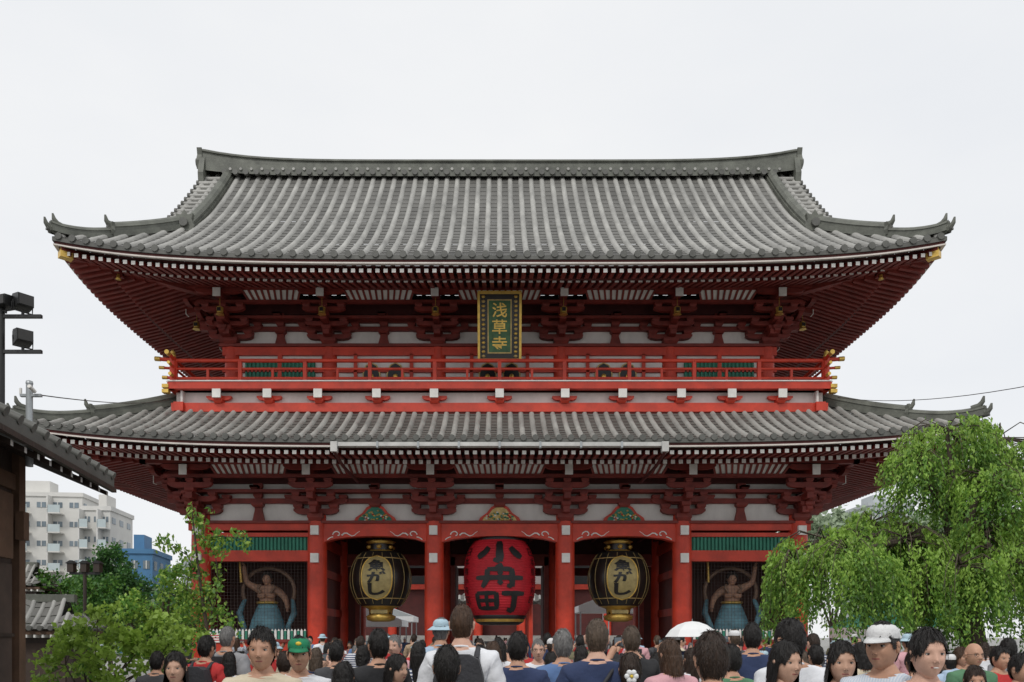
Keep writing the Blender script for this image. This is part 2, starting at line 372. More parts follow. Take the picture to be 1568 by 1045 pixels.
left=lambda xw:(lambda u,o,z:(-xw-o,YC+u,z)); right=lambda xw:(lambda u,o,z:(xw+o,YC+u,z))
stack(mb,front(0),LC,10.5,5.73,1.9,carve=(-4.36,0,4.36)); stack(mb,back(8),LC,10.5,5.73,1.9)
for T in (left(10.5),right(10.5)): stack(mb,T,[-4,0,4],4,5.73,1.9)
mb.build('lower_brackets',gate)
mb=MB()
stack(mb,front(.6),UC,9.6,12.12,1.6,True); stack(mb,back(7.4),UC,9.6,12.12,1.6)
for T in (left(9.6),right(9.6)): stack(mb,T,[-3.4,0,3.4],3.4,12.12,1.6,True)
mb.build('upper_brackets',gate)
# lower storey body
mb=MB()
for y in (0,4,8):
    for x in LC:
        mb.lathe([(.33,.5),(.345,2.5),(.335,5.0),(.31,6.0)],(x,y,0),'vermilion',24)
        mb.lathe([(.5,.35),(.48,.42),(.38,.5),(.35,.5)],(x,y,0),'stone',20)
        mb.lathe([(.352,.5),(.352,.95)],(x,y,0),'teal',24)
for y in (0,8):
    sg=-1 if y==0 else 1
    mb.box(-10.9,10.9,y-.16,y+.16,5.42,5.74,'vermilion')
    mb.box(-10.95,10.95,y-.26,y+.26,5.66,5.75,'darkred')
    for x in LC:
        for z in (5.38,4.42):
            mb.box(x-.14,x+.14,y+sg*.4-.06,y+sg*.4+.06,z-.15,z+.17,'whitepaint')
    for a,b in zip(LC[:-1],LC[1:]):
        m=(a+b)/2
        if abs(m)>8:
            mb.box(a,b,y-.13,y+.13,4.98+.22,5.34,'vermilion')
            mb.box(a,b,y-.12,y+.12,4.34,4.72,'vermilion')
            mb.box(a+.3,b-.3,y-.01,y+.05,4.7,5.2,'teal')
            n=26
            for i in range(n):
                x=a+.42+(b-a-.84)*i/(n-1); mb.box(x-.035,x+.035,y-.08,y-.01,4.72,5.18,'teal')
            mb.box(a+.3,b-.3,y+.05,y+.06,4.7,5.2,'black')
        else:
            poly=[(a,5.0)]+[(a+.33+(b-a-.66)*i/10,5.02+.2*math.sin(math.pi*i/10)**.6) for i in range(11)]+[(b,5.0),(b,5.5),(a,5.5)]
            mb.prism(poly,lambda p,q,o:(p,y+o,q),-.19,.19,'vermilion')
            for s_ in (-1,1):
                cx=m+s_*((b-a)/2-.75)
                mb.tube([(cx+s_*(.17-.018*i)*math.cos(i*.55),y-.2,5.26+(.16-.017*i)*math.sin(i*.55)) for i in range(9)],.022,'whitepaint',6)
                mb.tube([(cx-s_*(.15+.09*i),y-.2,5.24+.07*math.sin(i*1.1)+.01*i) for i in range(8)],[.03-.003*i for i in range(8)],'whitepaint',6)
                mb.tube([(cx+s_*(.15+.05*i),y-.2,5.18-.02*i*i*.3) for i in range(5)],.02,'whitepaint',6)
for sx in (-1,1):
    for x in (6.42,10.5): mb.box(sx*x-.07,sx*x+.07,0,8,.35,5.6,'darkred')
    for z in (1.2,2.6,4.0): mb.box(sx*6.42-.12,sx*6.42+.12,.2,7.8,z-.14,z+.14,'vermilion')
    mb.box(min(sx*6.5,sx*10.4),max(sx*6.5,sx*10.4),2.6,2.75,.35,5.6,'nichewall')
    a,b=sorted((sx*6.75,sx*10.17))
    mb.box(a,b,-.18,.18,.35,1.58,'vermilion'); mb.box(a,b,-.24,.2,1.5,1.6,'darkred')
    n=30
    for i in range(n):
        x=a+(b-a)*(i+.5)/n
        mb.box(x-.04,x+.04,-.22,-.18,1.6,1.9,'teal' if i%2 else 'whitepaint'); mb.prism([(x-.04,1.9),(x,1.97),(x+.04,1.9)],lambda p,q,o:(p,o,q),-.22,-.18,'whitepaint')
    for i in range(30):
        x=a+(b-a)*i/29; mb.box(x-.004,x+.004,.0,.008,1.6,4.4,'wiremesh')
    for i in range(24):
        z=1.65+i*.115; mb.box(a,b,.009,.017,z-.004,z+.004,'wiremesh')
    for q in (a,b): mb.box(q-.035,q+.035,-.03,.05,1.6,4.36,'deepred')
mb.box(-10.4,10.4,.2,7.8,5.62,5.7,'interior')
for x in np.arange(-6.2,6.3,.62): mb.box(x-.06,x+.06,.2,7.8,5.48,5.62,'deepred')
for x in (-2.3,2.3,-6.42,6.42): mb.box(x-.14,x+.14,0,8,4.9,5.3,'vermilion')
for a,b in ((-6.42,-2.3),(-2.3,2.3),(2.3,6.42)):
    mb.box(a,b,3.85,4.15,4.55,5.0,'darkred'); mb.box(a,b,3.9,4.1,5.0,5.62,'interior'); mb.box(a,b,7.86,8.1,4.45,4.8,'darkred')
for x in (-2.3,2.3):
    for s_ in (-1,1): mb.box(x+s_*.42-.09,x+s_*.42+.09,3.85,4.15,.35,4.9,'darkred'); mb.box(x+s_*.5-.04,x+s_*.5+.04,4.15,5.9,.6,4.6,'deepred')
for x in (-5.7,5.7): mb.box(x-.09,x+.09,3.85,4.15,.35,4.9,'darkred'); mb.box(min(x,x*1.12),max(x,x*1.12),3.92,4.0,.35,4.5,'deepred')
mb.box(-11.6,11.6,-1.1,9.1,0,.35,'stone'); mb.box(-7,7,-1.5,-1.1,0,.18,'stone')
mb.build('lower_storey',gate)
# upper storey body + balcony
mb=MB()
for x in UC:
    for y in (.6,7.4): mb.lathe([(.27,9.4),(.27,12.12)],(x,y,0),'vermilion',16)
mb.box(-9.6,9.6,.55,7.4,9.3,12.1,'darkred')
for z0,z1 in ((11.75,12.13),(11.15,11.3),(10.3,10.5)): mb.box(-9.9,9.9,.38,.6,z0,z1,'vermilion')
mb.box(-10,10,.3,.7,12.04,12.14,'darkred')
for a,b in zip(UC[:-1],UC[1:]):
    m=(a+b)/2
    mb.box(a+.27,b-.27,.5,.56,10.45,11.8,'plaster')
    if abs(m)>7:
        mb.box(a+.5,b-.5,.44,.52,10.5,11.5,'teal')
        for i in range(18):
            x=a+.55+(b-a-1.1)*i/17; mb.box(x-.03,x+.03,.38,.44,10.5,11.5,'teal')
        mb.box(m-.07,m+.07,.36,.5,10.5,11.8,'vermilion')
    else:
        for s_ in (-1,1):
            mb.box(m+s_*1.0-.06,m+s_*1.0+.06,.38,.55,10.45,11.8,'vermilion')
            c=m+s_*.43
            poly=[(c-.3,10.5),(c-.32,11.1),(c-.2,11.4),(c,11.5),(c+.2,11.4),(c+.32,11.1),(c+.3,10.5)]
            mb.prism(poly,lambda p,q,o:(p,.45-o,q),0,.05,'palegold')
            mb.prism([(c+(p-c)*.85,10.52+(q-10.5)*.93) for p,q in poly],lambda p,q,o:(p,.40-o,q),0,.03,'black')
            mb.ell((c,.36,10.98),(.09,.03,.1),'gold',8,6)
BX=11.1; BY=-1.25
for side,(T,U) in enumerate(((front(BY+1.25),BX),(left(BX-1.25),5.25),(right(BX-1.25),5.25))):
    t=lambda u0,u1,o0,o1,z0,z1,m:tb(mb,T,u0,u1,o0,o1,z0,z1,m)
    t(-U,U,.0,1.2,10.17,10.27,'darkred'); t(-U-.02,U+.02,1.1,1.32,10.02,10.25,'vermilion'); t(-U-.03,U+.03,1.12,1.345,10.255,10.295,'whitepaint')
    t(-U+.1,U-.1,.85,.92,9.55,10.0,'plaster'); t(-U,U,.8,1.12,9.3,9.6,'vermilion'); t(-U+.05,U-.05,.8,1.06,8.95,9.3,'darkred')
    us=[-9.5,-7.8,-6.1,-4.13,-2.2,0,2.2,4.13,6.1,7.8,9.5] if side==0 else [-3.6,-1.2,1.2,3.6]
    for u in us:
        blk(mb,T,u,1.06,9.58,9.74,.16,'vermilion'); arm(mb,T,u,.42,.96,1.1,9.7,9.84,'vermilion')
        t(u-.12,u+.12,.9,1.26,9.68,9.83,'vermilion'); t(u-.14,u+.14,1.28,1.34,9.72,10.01,'whitepaint')
    zt=11.02
    for z,r,ex in ((zt,.065,.5),(10.74,.045,.36),(10.42,.05,.25)):
        e0=T(-U-ex,1.12,z+ex*.13); e1=T(U+ex,1.12,z+ex*.13)
        mb.tube([e0,T(-U+.3,1.12,z),T(U-.3,1.12,z),e1],r,'vermilion',10)
        for e,sg in ((e0,-1),(e1,1)):
            q=T((U+ex+.04)*sg,1.12,z+ex*.135); q2=T((U+ex-.14)*sg,1.12,z+ex*.11); mb.tube([q2,q],r*1.2,'gold',10)
    n=20 if side==0 else 10
    for i in range(n+1):
        u=-U+.15+(2*U-.3)*i/n; w=.06 if i%2==0 else .04
        t(u-w,u+w,1.12-w,1.12+w,10.27,zt-.05 if i%2==0 else 10.72,'vermilion')
        if i%2==0: p=T(u,1.12,zt-.03); mb.ell(p,(.085,.085,.05),'vermilion',8,5)
    for sg in (-1,1):
        p=T(sg*(U-.06),1.16,10.2); mb.lathe([(.09,.0),(.09,.98)],p,'vermilion',10)
        mb.lathe([(.1,.92),(.105,.98),(.07,1.02),(.08,1.07),(.02,1.16)],p,'gold',10)
for sx in (-1,1):
    for z in (9.95,10.12): mb.box(min(sx*BX,sx*(BX+.22)),max(sx*BX,sx*(BX+.22)),BY-.1,BY+.1,z-.07,z+.05,'gold')
mb.build('upper_storey',gate)
# ---------------------------------------------------------------- lettering
def text_arr(s,bold=.0,cut=.12):
    cu=bpy.data.curves.new('t','FONT'); cu.body=s; cu.offset=bold; cu.resolution_u=4
    ob=bpy.data.objects.new('t',cu); COL.objects.link(ob); dg=bpy.context.evaluated_depsgraph_get()
    me=bpy.data.meshes.new_from_object(ob.evaluated_get(dg)); bpy.data.objects.remove(ob)
    bm=bmesh.new(); bm.from_mesh(me)
    if len(bm.verts)==0: return None
    xs=[v.co.x for v in bm.verts]; ys=[v.co.y for v in bm.verts]
    cx,cy=(min(xs)+max(xs))/2,(min(ys)+max(ys))/2; w,h=max(xs)-min(xs)+1e-6,max(ys)-min(ys)+1e-6
    for v in bm.verts: v.co=Vector(((v.co.x-cx)/w,(v.co.y-cy)/h,0))
    bmesh.ops.triangulate(bm,faces=bm.faces[:])
    for _ in range(4):
        es=[e for e in bm.edges if e.calc_length()>cut]
        if not es: break
        bmesh.ops.subdivide_edges(bm,edges=es,cuts=1); bmesh.ops.triangulate(bm,faces=[f for f in bm.faces if len(f.verts)>3])
    bm.verts.ensure_lookup_table(); bm.verts.index_update()
    V=[tuple(v.co) for v in bm.verts]; Fs=[[v.index for v in f.verts] for f in bm.faces]; bm.free()
    return V,Fs
mb=MB(); w,h=1.4,2.15
mb.box(-w/2,w/2,-.04,.06,-h/2,h/2,'blackpaint'); mb.box(-w*.29,w*.29,-.06,-.03,-h*.4,h*.4,'palegold'); mb.box(-w*.26,w*.26,-.075,-.03,-h*.38,h*.38,'plaquegreen')
for z in (-1,1): mb.box(-w/2-.03,w/2+.03,-.08,.05,z*h/2-.05,z*h/2+.05,'gold')
for x in (-1,1): mb.box(x*w/2-.04,x*w/2+.04,-.078,.05,-h/2,h/2,'gold')
for i in range(14):
    z=-h*.44+h*.88*i/13
    for x in (-1,1): mb.ell((x*w*.39,-.05,z),(.07,.03,.05),'gold' if i%2 else 'palegold',6,4)
for i,ch in enumerate('浅草寺'):
    r=text_arr(ch,.012,.5)
    if r: mb.add([(x*.5,-.082,y*.46+.52-.53*i) for x,y,_ in r[0]],r[1],'gold')
ob=mb.build('name_plaque',None,(0,-1.15,12.15)); ob.rotation_euler=(math.radians(12),0,0)
def wrap(mb,ch,zc,w,h,ang0,m,rf,bold=.03,off=.014,cut=.1):
    r=text_arr(ch,bold,cut)
    if not r: return
    out=[]
    for x,y,_ in r[0]:
        z=zc+y*h; rr=rf(z)+off; a=ang0+x*w/rf(zc); out.append((rr*math.sin(a),-rr*math.cos(a),z))
    mb.add(out,r[1],m)
GL=[ # brush strokes of the three big characters, (x,z) in -1..1, stroke weight
 [([(0,1),(0,.2),(.02,-.95)],1.25),([(.02,-.9),(-.25,-.72)],.8),([(-.5,.45),(-.62,.0),(-.95,-.5)],1.1),([(.5,.45),(.65,.0),(.95,-.5)],1.2)],
 [([(.12,1.05),(-.15,.72)],.9),([(-.5,.66),(-.5,-.2),(-.72,-1)],.95),([(-.5,.66),(.5,.66)],.8),([(.5,.7),(.52,-.95)],1.05),([(.5,-.95),(.3,-.8)],.7),([(-1.0,-.12),(1.0,-.12)],.85),([(-.05,.46),(.1,.18)],.8),([(-.05,-.38),(.1,-.7)],.8)],
 [([(-.92,.75),(-.92,-.7)],.85),([(-.92,.75),(-.12,.75)],.7),([(-.12,.8),(-.12,-.7)],.85),([(-.92,-.62),(-.12,-.62)],.7),([(-.52,.75),(-.52,-.62)],.65),([(-.92,.08),(-.12,.08)],.6),([(.08,.72),(1.0,.72)],.85),([(.58,.72),(.6,-.95)],1.05),([(.6,-.9),(.32,-.72)],.75)]]
def strokes(mb,gl,zc,hw,hh,rf,th,m,off=.02):
    for si,(pts,wt) in enumerate(gl):
        P=[(x*hw,z*hh) for x,z in pts]; S=[]
        for i in range(len(P)-1):
            L=math.hypot(P[i+1][0]-P[i][0],P[i+1][1]-P[i][1]); n=max(2,int(L/.04))
            for k in range(n+(1 if i==len(P)-2 else 0)): t=k/n; S.append((P[i][0]+(P[i+1][0]-P[i][0])*t,P[i][1]+(P[i+1][1]-P[i][1])*t))
        vs=[];fs=[];N_=len(S)
        for i,(x,z) in enumerate(S):
            a=S[max(0,i-2)]; b=S[min(N_-1,i+2)]; dx,dz=b[0]-a[0],b[1]-a[1]; l=math.hypot(dx,dz)+1e-9; nx,nz=-dz/l,dx/l
            e=min(i,N_-1-i)/max(1,N_-1); w=th*wt*.5*(.72+.28*min(1,e*5)+.06*math.sin(i*.7+si))
            for q in (-1,-.5,0,.5,1):
                X,Zz=x+nx*w*q,zc+z+nz*w*q; r=rf(Zz)+off+.001*si; an=X/rf(zc); vs.append((r*math.sin(an),-r*math.cos(an),Zz))
        for i in range(N_-1):
            for q in range(4): fs.append((i*5+q,i*5+q+1,i*5+6+q,i*5+5+q))
        mb.add(vs,fs,m,True)
LP=Vector((0,.7,3.78)); R0=1.3; HH=1.36
def lr(z): a=min(1.05,abs(z/HH)); return R0*(1-.30*a**3.0)
mb=MB(); prof=[]; nrib=30
for i in range(nrib*4+1):
    z=-HH+2*HH*i/(nrib*4); prof.append((lr(z)-.016*abs(math.cos(math.pi*i/4)),z))
mb.lathe(prof,(0,0,0),'lanternred',64)
mb.lathe([(.2,HH+.1),(.86,HH+.1),(.93,HH+.05),(.93,HH-.08),(.88,HH-.1)],(0,0,0),'black',40)
mb.lathe([(.93,-HH+.06),(.95,-HH),(.9,-HH-.1)],(0,0,0),'black',40); mb.lathe([(.9,-HH-.1),(.86,-HH-.2)],(0,0,0),'gold',40); mb.lathe([(.86,-HH-.2),(.7,-HH-.3),(.01,-HH-.3)],(0,0,0),'blackpaint',40)
mb.tube([(0,0,HH),(0,0,1.9)],.08,'black')
for i in range(3): strokes(mb,GL[i],.86-.86*i,.86 if i else .8,.38,lr,.205,'black')
for s_ in (-1,1):
    for i,ch in enumerate('日本橋小舟町'): wrap(mb,ch,.9-.34*i,.3,.28,s_*1.12,'black',lr,.0,cut=.4)
mb.build('paper_lantern',None,LP)
def bronze(x):
    mb=MB(); R=1.1; H=.98
    rf=lambda z:R*math.sqrt(max(.02,1-(z/1.28)**2))
    mb.lathe([(rf(-H+2*H*i/24),-H+2*H*i/24) for i in range(25)],(0,0,0),'blackpaint',48)
    for i in range(16):
        a=2*math.pi*i/16+.2
        mb.tube([((rf(z)+.012)*math.sin(a),-(rf(z)+.012)*math.cos(a),z) for z in np.linspace(-H*.93,H*.93,14)],.009,'palegold',5)
    for z in (-.72,.72): mb.lathe([(rf(z)+.01,z-.015),(rf(z)+.02,z),(rf(z)+.01,z+.015)],(0,0,0),'palegold',48)
    vs=[];fs=[];n=20
    for i in range(n+1):
        for j in range(n+1):
            p=-1+2*i/n; q=-1+2*j/n; z=q*.78; a=p*.50*math.sqrt(max(0,1-abs(q)**3.2)); vs.append(((rf(z)+.03)*math.sin(a),-(rf(z)+.03)*math.cos(a),z))
    for i in range(n):
        for j in range(n): fs.append((i*(n+1)+j,i*(n+1)+j+1,(i+1)*(n+1)+j+1,(i+1)*(n+1)+j))
    mb.add(vs,fs,'panelcream',True)
    ed=[vs[j] for j in range(n+1)]+[vs[n*(n+1)+j] for j in range(n,-1,-1)]; mb.tube(ed+[ed[0]],.025,'gold',6)
    for i,ch in enumerate('魚がし'): wrap(mb,ch,.43-.42*i,.66-.06*abs(i-1),.42,0,'blackpaint',rf,.045,.05,.2)
    mb.lathe([(.4,H+.45),(.55,H+.38),(.42,H+.3),(.42,H+.06),(.6,H-.02),(.7,H-.1),(rf(H),H)],(0,0,0),'gold',12)
    mb.lathe([(.45,H+.29),(.455,H+.08)],(0,0,0),'blackpaint',12)
    for i in range(6):
        a=i*math.pi/3; mb.ell((.45*math.sin(a),-.45*math.cos(a),H+.18),(.1,.1,.08),'gold',8,6)
    mb.lathe([(rf(-H),-H),(.6,-H-.04),(.45,-H-.1),(.42,-H-.3),(.55,-H-.36),(.5,-H-.5),(.3,-H-.56),(.01,-H-.56)],(0,0,0),'gold',16)
    mb.lathe([(.432,-H-.13),(.432,-H-.28)],(0,0,0),'blackpaint',12); mb.box(-.3,.3,-.45,-.43,-H-.27,-H-.14,'panelcream')
    mb.tube([(0,0,H+.4),(0,0,H+.9)],.05,'black')
    return mb.build('bronze_lantern',None,(x,1.0,3.78))
bronze(-4.33); bronze(4.33)
# ---------------------------------------------------------------- people
def segdist(P,a,b):
    ab=b-a; t=np.clip(((P-a)@ab)/max(1e-9,ab@ab),0,1); return np.linalg.norm(P-(a+t[:,None]*ab),axis=1),t
def skin_body(pose,fem):
    fx=.90 if fem else 1.0
    J={'pelvis':((0,.0,.96),.122,None),'waist':((0,-.005,1.12),.108 if fem else .118,'pelvis'),'chest':((0,0,1.28),.128,'waist'),'uch':((0,.012,1.395),.10,'chest'),
       'n0':((0,.014,1.475),.058,'uch'),'n1':((0,-.002,1.57),.046 if fem else .052,'n0')}
    arms={'stand':[((.235,.03,1.13),(.255,-.05,.89),(.255,-.09,.80)),((.235,.03,1.13),(.25,-.04,.89),(.25,-.08,.80))],
      'walk':[((.235,.12,1.15),(.26,.12,.90),(.26,.09,.81)),((.235,-.02,1.13),(.24,-.2,.95),(.235,-.28,.90))],
      'phone':[((.26,-.18,1.28),(.12,-.38,1.50),(.07,-.42,1.58)),((.26,-.18,1.28),(.12,-.38,1.50),(.07,-.42,1.58))],
      'front':[((.24,-.02,1.14),(.12,-.22,1.16),(.05,-.27,1.18)),((.24,-.02,1.14),(.14,-.24,1.12),(.07,-.3,1.13))],
      'nio':[((.40,-.05,1.55),(.42,-.12,1.82),(.42,-.16,1.92)),((.36,-.05,1.20),(.44,-.2,1.02),(.46,-.26,.95))]}[pose]
    legs={'walk':[((.09,-.15,.53),(.09,-.22,.12),(.095,-.36,.06)),((.09,.03,.5),(.09,.26,.17),(.095,.16,.05))],
      'nio':[((.22,-.1,.52),(.24,.02,.10),(.30,-.14,.04)),((.2,-.02,.5),(.3,.02,.10),(.38,-.12,.04))]}.get(pose,[((.095,-.01,.50),(.1,.02,.09),(.115,-.14,.045))]*2)
    mu=1.35 if pose=='nio' else 1
    for i,s in enumerate((-1,1)):
        k=str(i); e,w,h=arms[i]; m=lambda p:(p[0]*s*fx,p[1],p[2])
        J['sh'+k]=(m((.172,.012,1.40)),.066*mu,'uch'); J['ua'+k]=(m(((.172+e[0])/2+.008,e[1]/2,(1.40+e[2])/2)),.054*mu,'sh'+k); J['el'+k]=(m(e),.042*mu,'ua'+k); J['wr'+k]=(m(w),.028*mu,'el'+k); J['hd'+k]=(m(h),.034*mu,'wr'+k)
        kn,an,to=legs[i]; m2=lambda p:(p[0]*s,p[1],p[2])
        J['hip'+k]=(m2((.09,0,.88)),.1,'pelvis'); J['kn'+k]=(m2(kn),.066*mu,'hip'+k); J['an'+k]=(m2(an),.044,'kn'+k); J['to'+k]=(m2(to),.04,'an'+k)
    names=list(J); idx={n:i for i,n in enumerate(names)}
    me=bpy.data.meshes.new('b'); me.from_pydata([J[n][0] for n in names],[(idx[J[n][2]],idx[n]) for n in names if J[n][2]],[])
    ob=bpy.data.objects.new('b',me); COL.objects.link(ob); md=ob.modifiers.new('s','SKIN')
    for i,n in enumerate(names):
        sv=me.skin_vertices[0].data[i]; r=J[n][1]*1.14; sv.radius=(r,r); sv.use_root=(n=='pelvis')
    ss=ob.modifiers.new('d','SUBSURF'); ss.levels=2; ss.render_levels=2
    dg=bpy.context.evaluated_depsgraph_get(); me2=bpy.data.meshes.new_from_object(ob.evaluated_get(dg)); bpy.data.objects.remove(ob)
    V=np.array([v.co[:] for v in me2.vertices]); Fs=[list(p.vertices) for p in me2.polygons]
    bones=[(J[n][2],n) for n in names if J[n][2]]
    def label(P):
        best=np.full(len(P),9.0); bi=np.zeros(len(P),int); bt=np.zeros(len(P))
        for k,(a,b) in enumerate(bones):
            d,t=segdist(P,np.array(J[a][0]),np.array(J[b][0])); d=d/((J[a][1]+J[b][1])/2)
            mk=d<best; best[mk]=d[mk]; bi[mk]=k; bt[mk]=t[mk]
        return bi,bt
    bi,_=label(V)
    tor=np.array([bones[k][1] in('waist','chest','uch','hip0','hip1') for k in bi])
    w=np.where(tor,np.clip((.24-np.abs(V[:,0]))/.08,0,1),0)*np.clip((1.5-V[:,2])/.1,0,1)*np.clip((V[:,2]-.75)/.1,0,1)
    V[:,1]*=1-.2*w; V[:,0]*=1+.13*w
    C=np.array([V[f].mean(0) for f in Fs]); fb,ft=label(C)
    return V,Fs,[bones[k][1] for k in fb],ft,J
def head_parts(hair,mouth_open=False):
    parts=[]
    nt,npn=56,40
    hairsurf=[]
    def grid(fn,mask,mi,rec=False):
        V=[];Fs=[]
        for i in range(npn+1):
            for j in range(nt):
                u=-math.pi+2*math.pi*j/nt; th=u-.6*math.sin(u); ph=math.pi*i/npn
                V.append(fn(th,ph))
        for i in range(npn):
            for j in range(nt):
                f=(i*nt+j,i*nt+(j+1)%nt,(i+1)*nt+(j+1)%nt,(i+1)*nt+j); c=[sum(V[k][q] for k in f)/4 for q in range(3)]
                u=-math.pi+2*math.pi*(j+.5)/nt; th=u-.6*math.sin(u)
                m=mask(c,th,math.pi*(i+.5)/npn)
                if m is not None:
                    Fs.append((f,m))
                    if rec: hairsurf.append((Vector(c),Vector(V[f[3]])-Vector(V[f[0]]),Vector(V[f[1]])-Vector(V[f[0]])))
        parts.append((V,[f for f,_ in Fs],[m for _,m in Fs]))
    g=lambda a,s:math.exp(-(a/s)**2)
    def base(th,ph):
        sx=math.sin(ph)*math.sin(th); sy=-math.sin(ph)*math.cos(th); sz=math.cos(ph)
        ex=.88; q=lambda v:math.copysign(abs(v)**ex,v)
        x=.070*q(sx); y=.090*q(sy); z=.118*sz
        if z<0:
            f=-z/.118; x*=1-.26*f**1.6
            if y>0: y*=1-.4*f**1.1
            else: y*=1-.02*f
        return x,y,z
    def face(th,ph):
        x,y,z=base(th,ph)
        if y<0.02:
            fr=min(1,max(0,(-y)/.05)); nz=max(0,min(1,(.018-z)/.045))*(1 if z>-.03 else max(0,1-(-.03-z)/.009))
            y-=fr*(.020*nz*g(x,.0095+.005*nz)+.006*g(x,.02)*g(z+.09,.02)+.0055*g(x,.022)*g(z+.058,.008)+.004*g(z-.028,.008)*g(abs(x)-.025,.025)+.005*g(abs(x)-.042,.018)*g(z+.025,.02))
            y+=fr*(.010*g(abs(x)-.031,.014)*g(z-.007,.011)+.0045*g(x,.022)*g(z+.058,.0022)+.002*g(abs(x)-.026,.006)*g(z+.042,.014))
        return (x,y,z)
    grid(face,lambda c,th,ph:5 if (c[1]<-.06 and abs(c[2]+.058)<.0070-abs(c[0])*.2 and abs(c[0])<.021) else 0,0)
    def small(c,r,mi,n=8,k=6):
        V=[];Fs=[]
        for i in range(k+1):
            for j in range(n):
                a=math.pi*i/k;b=2*math.pi*j/n; V.append((c[0]+r[0]*math.sin(a)*math.cos(b),c[1]+r[1]*math.sin(a)*math.sin(b),c[2]+r[2]*math.cos(a)))
        for i in range(k):
            for j in range(n): Fs.append((i*n+j,i*n+(j+1)%n,(i+1)*n+(j+1)%n,(i+1)*n+j))
        parts.append((V,Fs,[mi]*len(Fs)))
    for s in (-1,1):
        small((s*.031,-.0745,.007),(.0125,.0052,.0045),6); small((s*.031,-.0773,.007),(.0062,.0045,.0048),7)
        small((s*.031,-.0768,.0118),(.0150,.0045,.0020),7)
        for q in range(4): small((s*(.017+.009*q),-.0830+.0022*q*q*.6,.0262+.002*math.sin(q)),(.0075,.003,.0024),1,6,4)
        small((s*.0715,.012,.0),(.009,.018,.031),0,8,8); small((s*.078,.006,.012),(.006,.012,.015),0,8,6)
        small((s*.008,-.094,-.031),(.0065,.007,.0055),0)
        small((s*.0065,-.0985,-.0345),(.003,.003,.0015),7,6,4)
    if mouth_open: small((0,-.0905,-.0585),(.015,.004,.0035),6)
    else: small((0,-.0895,-.0582),(.017,.004,.0009),7,8,4)
    def hn(th,ph,a): return a*(math.sin(th*9+3*math.sin(ph*3))+.7*math.sin(th*23+ph*5)+.5*math.sin(th*41))
    if hair in('short','crop','cap'):
        th_=.013 if hair=='short' else .006
        def hf(th,ph):
            x,y,z=base(th,ph); f=1+ (th_+hn(th,ph,.0022))/.09; up_=.004*max(0,math.cos(ph))
            return (x*f,y*f+.003,z*f+up_)
        def mk(c,th,ph):
            a=abs(th); line=.066+.008*math.sin(th*14+1)-.01*math.sin(th*3) if a<.75 else (.068-(a-.75)*.16 if a<1.25 else (-.012 if a<1.42 else (.028 if a<1.85 else max(-.075,.02-(a-1.85)*.25))))
            return 1 if c[2]>line else None
        grid(hf,mk,1,True)
    elif hair in('long','bob','tail'):
        lenz={'long':.30,'bob':.15,'tail':.085}[hair]
        def hf(th,ph):
            if ph<math.pi/2:
                x,y,z=base(th,ph); f=1+(.012+hn(th,ph,.002))/.09; part=-.004*g(x-.012,.008)*(1 if y<.02 else 0); return (x*f,y*f+.004,z*f+.003+part)
            x,y,z=base(th,math.pi/2); f=1+(.013+hn(th,ph,.003))/.09; t=(ph-math.pi/2)/(math.pi/2)
            wd=1+(.14 if hair=='long' else .06)*math.sin(t*2.2)-(.0 if hair!='tail' else .38*t)
            return (x*f*wd,y*f*(1-.15*t)+.010+.03*t,-t*lenz+.008*math.sin(th*17))
        def mk(c,th,ph):
            a=abs(th-.12)
            if ph<math.pi/2:
                line=.070+.005*math.sin(th*11)-(.012 if hair=='bob' else 0) if a<.35 else .072-(a-.35)*.12
                return 1 if (c[2]>line or a>1.22) else None
            return 1 if (abs(th)>(1.25 if hair!='tail' else 1.62) and ph<math.pi*.985) else None
        grid(hf,mk,1,True)
        if hair=='tail':
            for q in range(7): small((0,.10+.012*math.sin(q*.6),.03-.035*q),(.026-.002*q,.022,.03),1,8,6)
    if hairsurf:   # loose strands over the hair shell
        r=random.Random(9); ns=700; V=[];Fs=[]; long_=hair not in('short','crop')
        ws=[max(1e-9,(a.cross(b)).length)*(.12 if (c.y<-.055 and c.z<.085) else 1) for c,a,b in hairsurf]
        for c,dn,du in r.choices(hairsurf,weights=ws,k=ns):
            d=dn.normalized() if dn.length>1e-6 else Vector((0,0,-1)); nrm=dn.cross(du)
            if nrm.length<1e-9: continue
            nrm.normalize()
            if nrm.dot(Vector((c.x,c.y,max(0,c.z))))<0: nrm=-nrm
            s_=d.cross(nrm).normalized()
            if not long_:
                L=r.uniform(.016,.030) if hair=='short' else .011; d=(d+s_*r.uniform(-.6,.6)).normalized(); lf=r.uniform(.1,.4)
            else: L=r.uniform(.025,.055); d=(d+s_*r.uniform(-.12,.12)).normalized(); lf=r.uniform(0,.06)
            w=r.uniform(.0012,.003); p=c+nrm*.001; m_=p+d*L*.5+nrm*(L*lf*.5+.002); e_=p+d*L+nrm*L*lf*.6
            o=len(V); V+=[p-s_*w,p+s_*w,m_+s_*w*.8,m_-s_*w*.8,e_]; Fs+=[(o,o+1,o+2,o+3),(o+3,o+2,o+4)]
        parts.append(([tuple(v) for v in V],Fs,[1]*len(Fs)))
    return parts
TPL={}
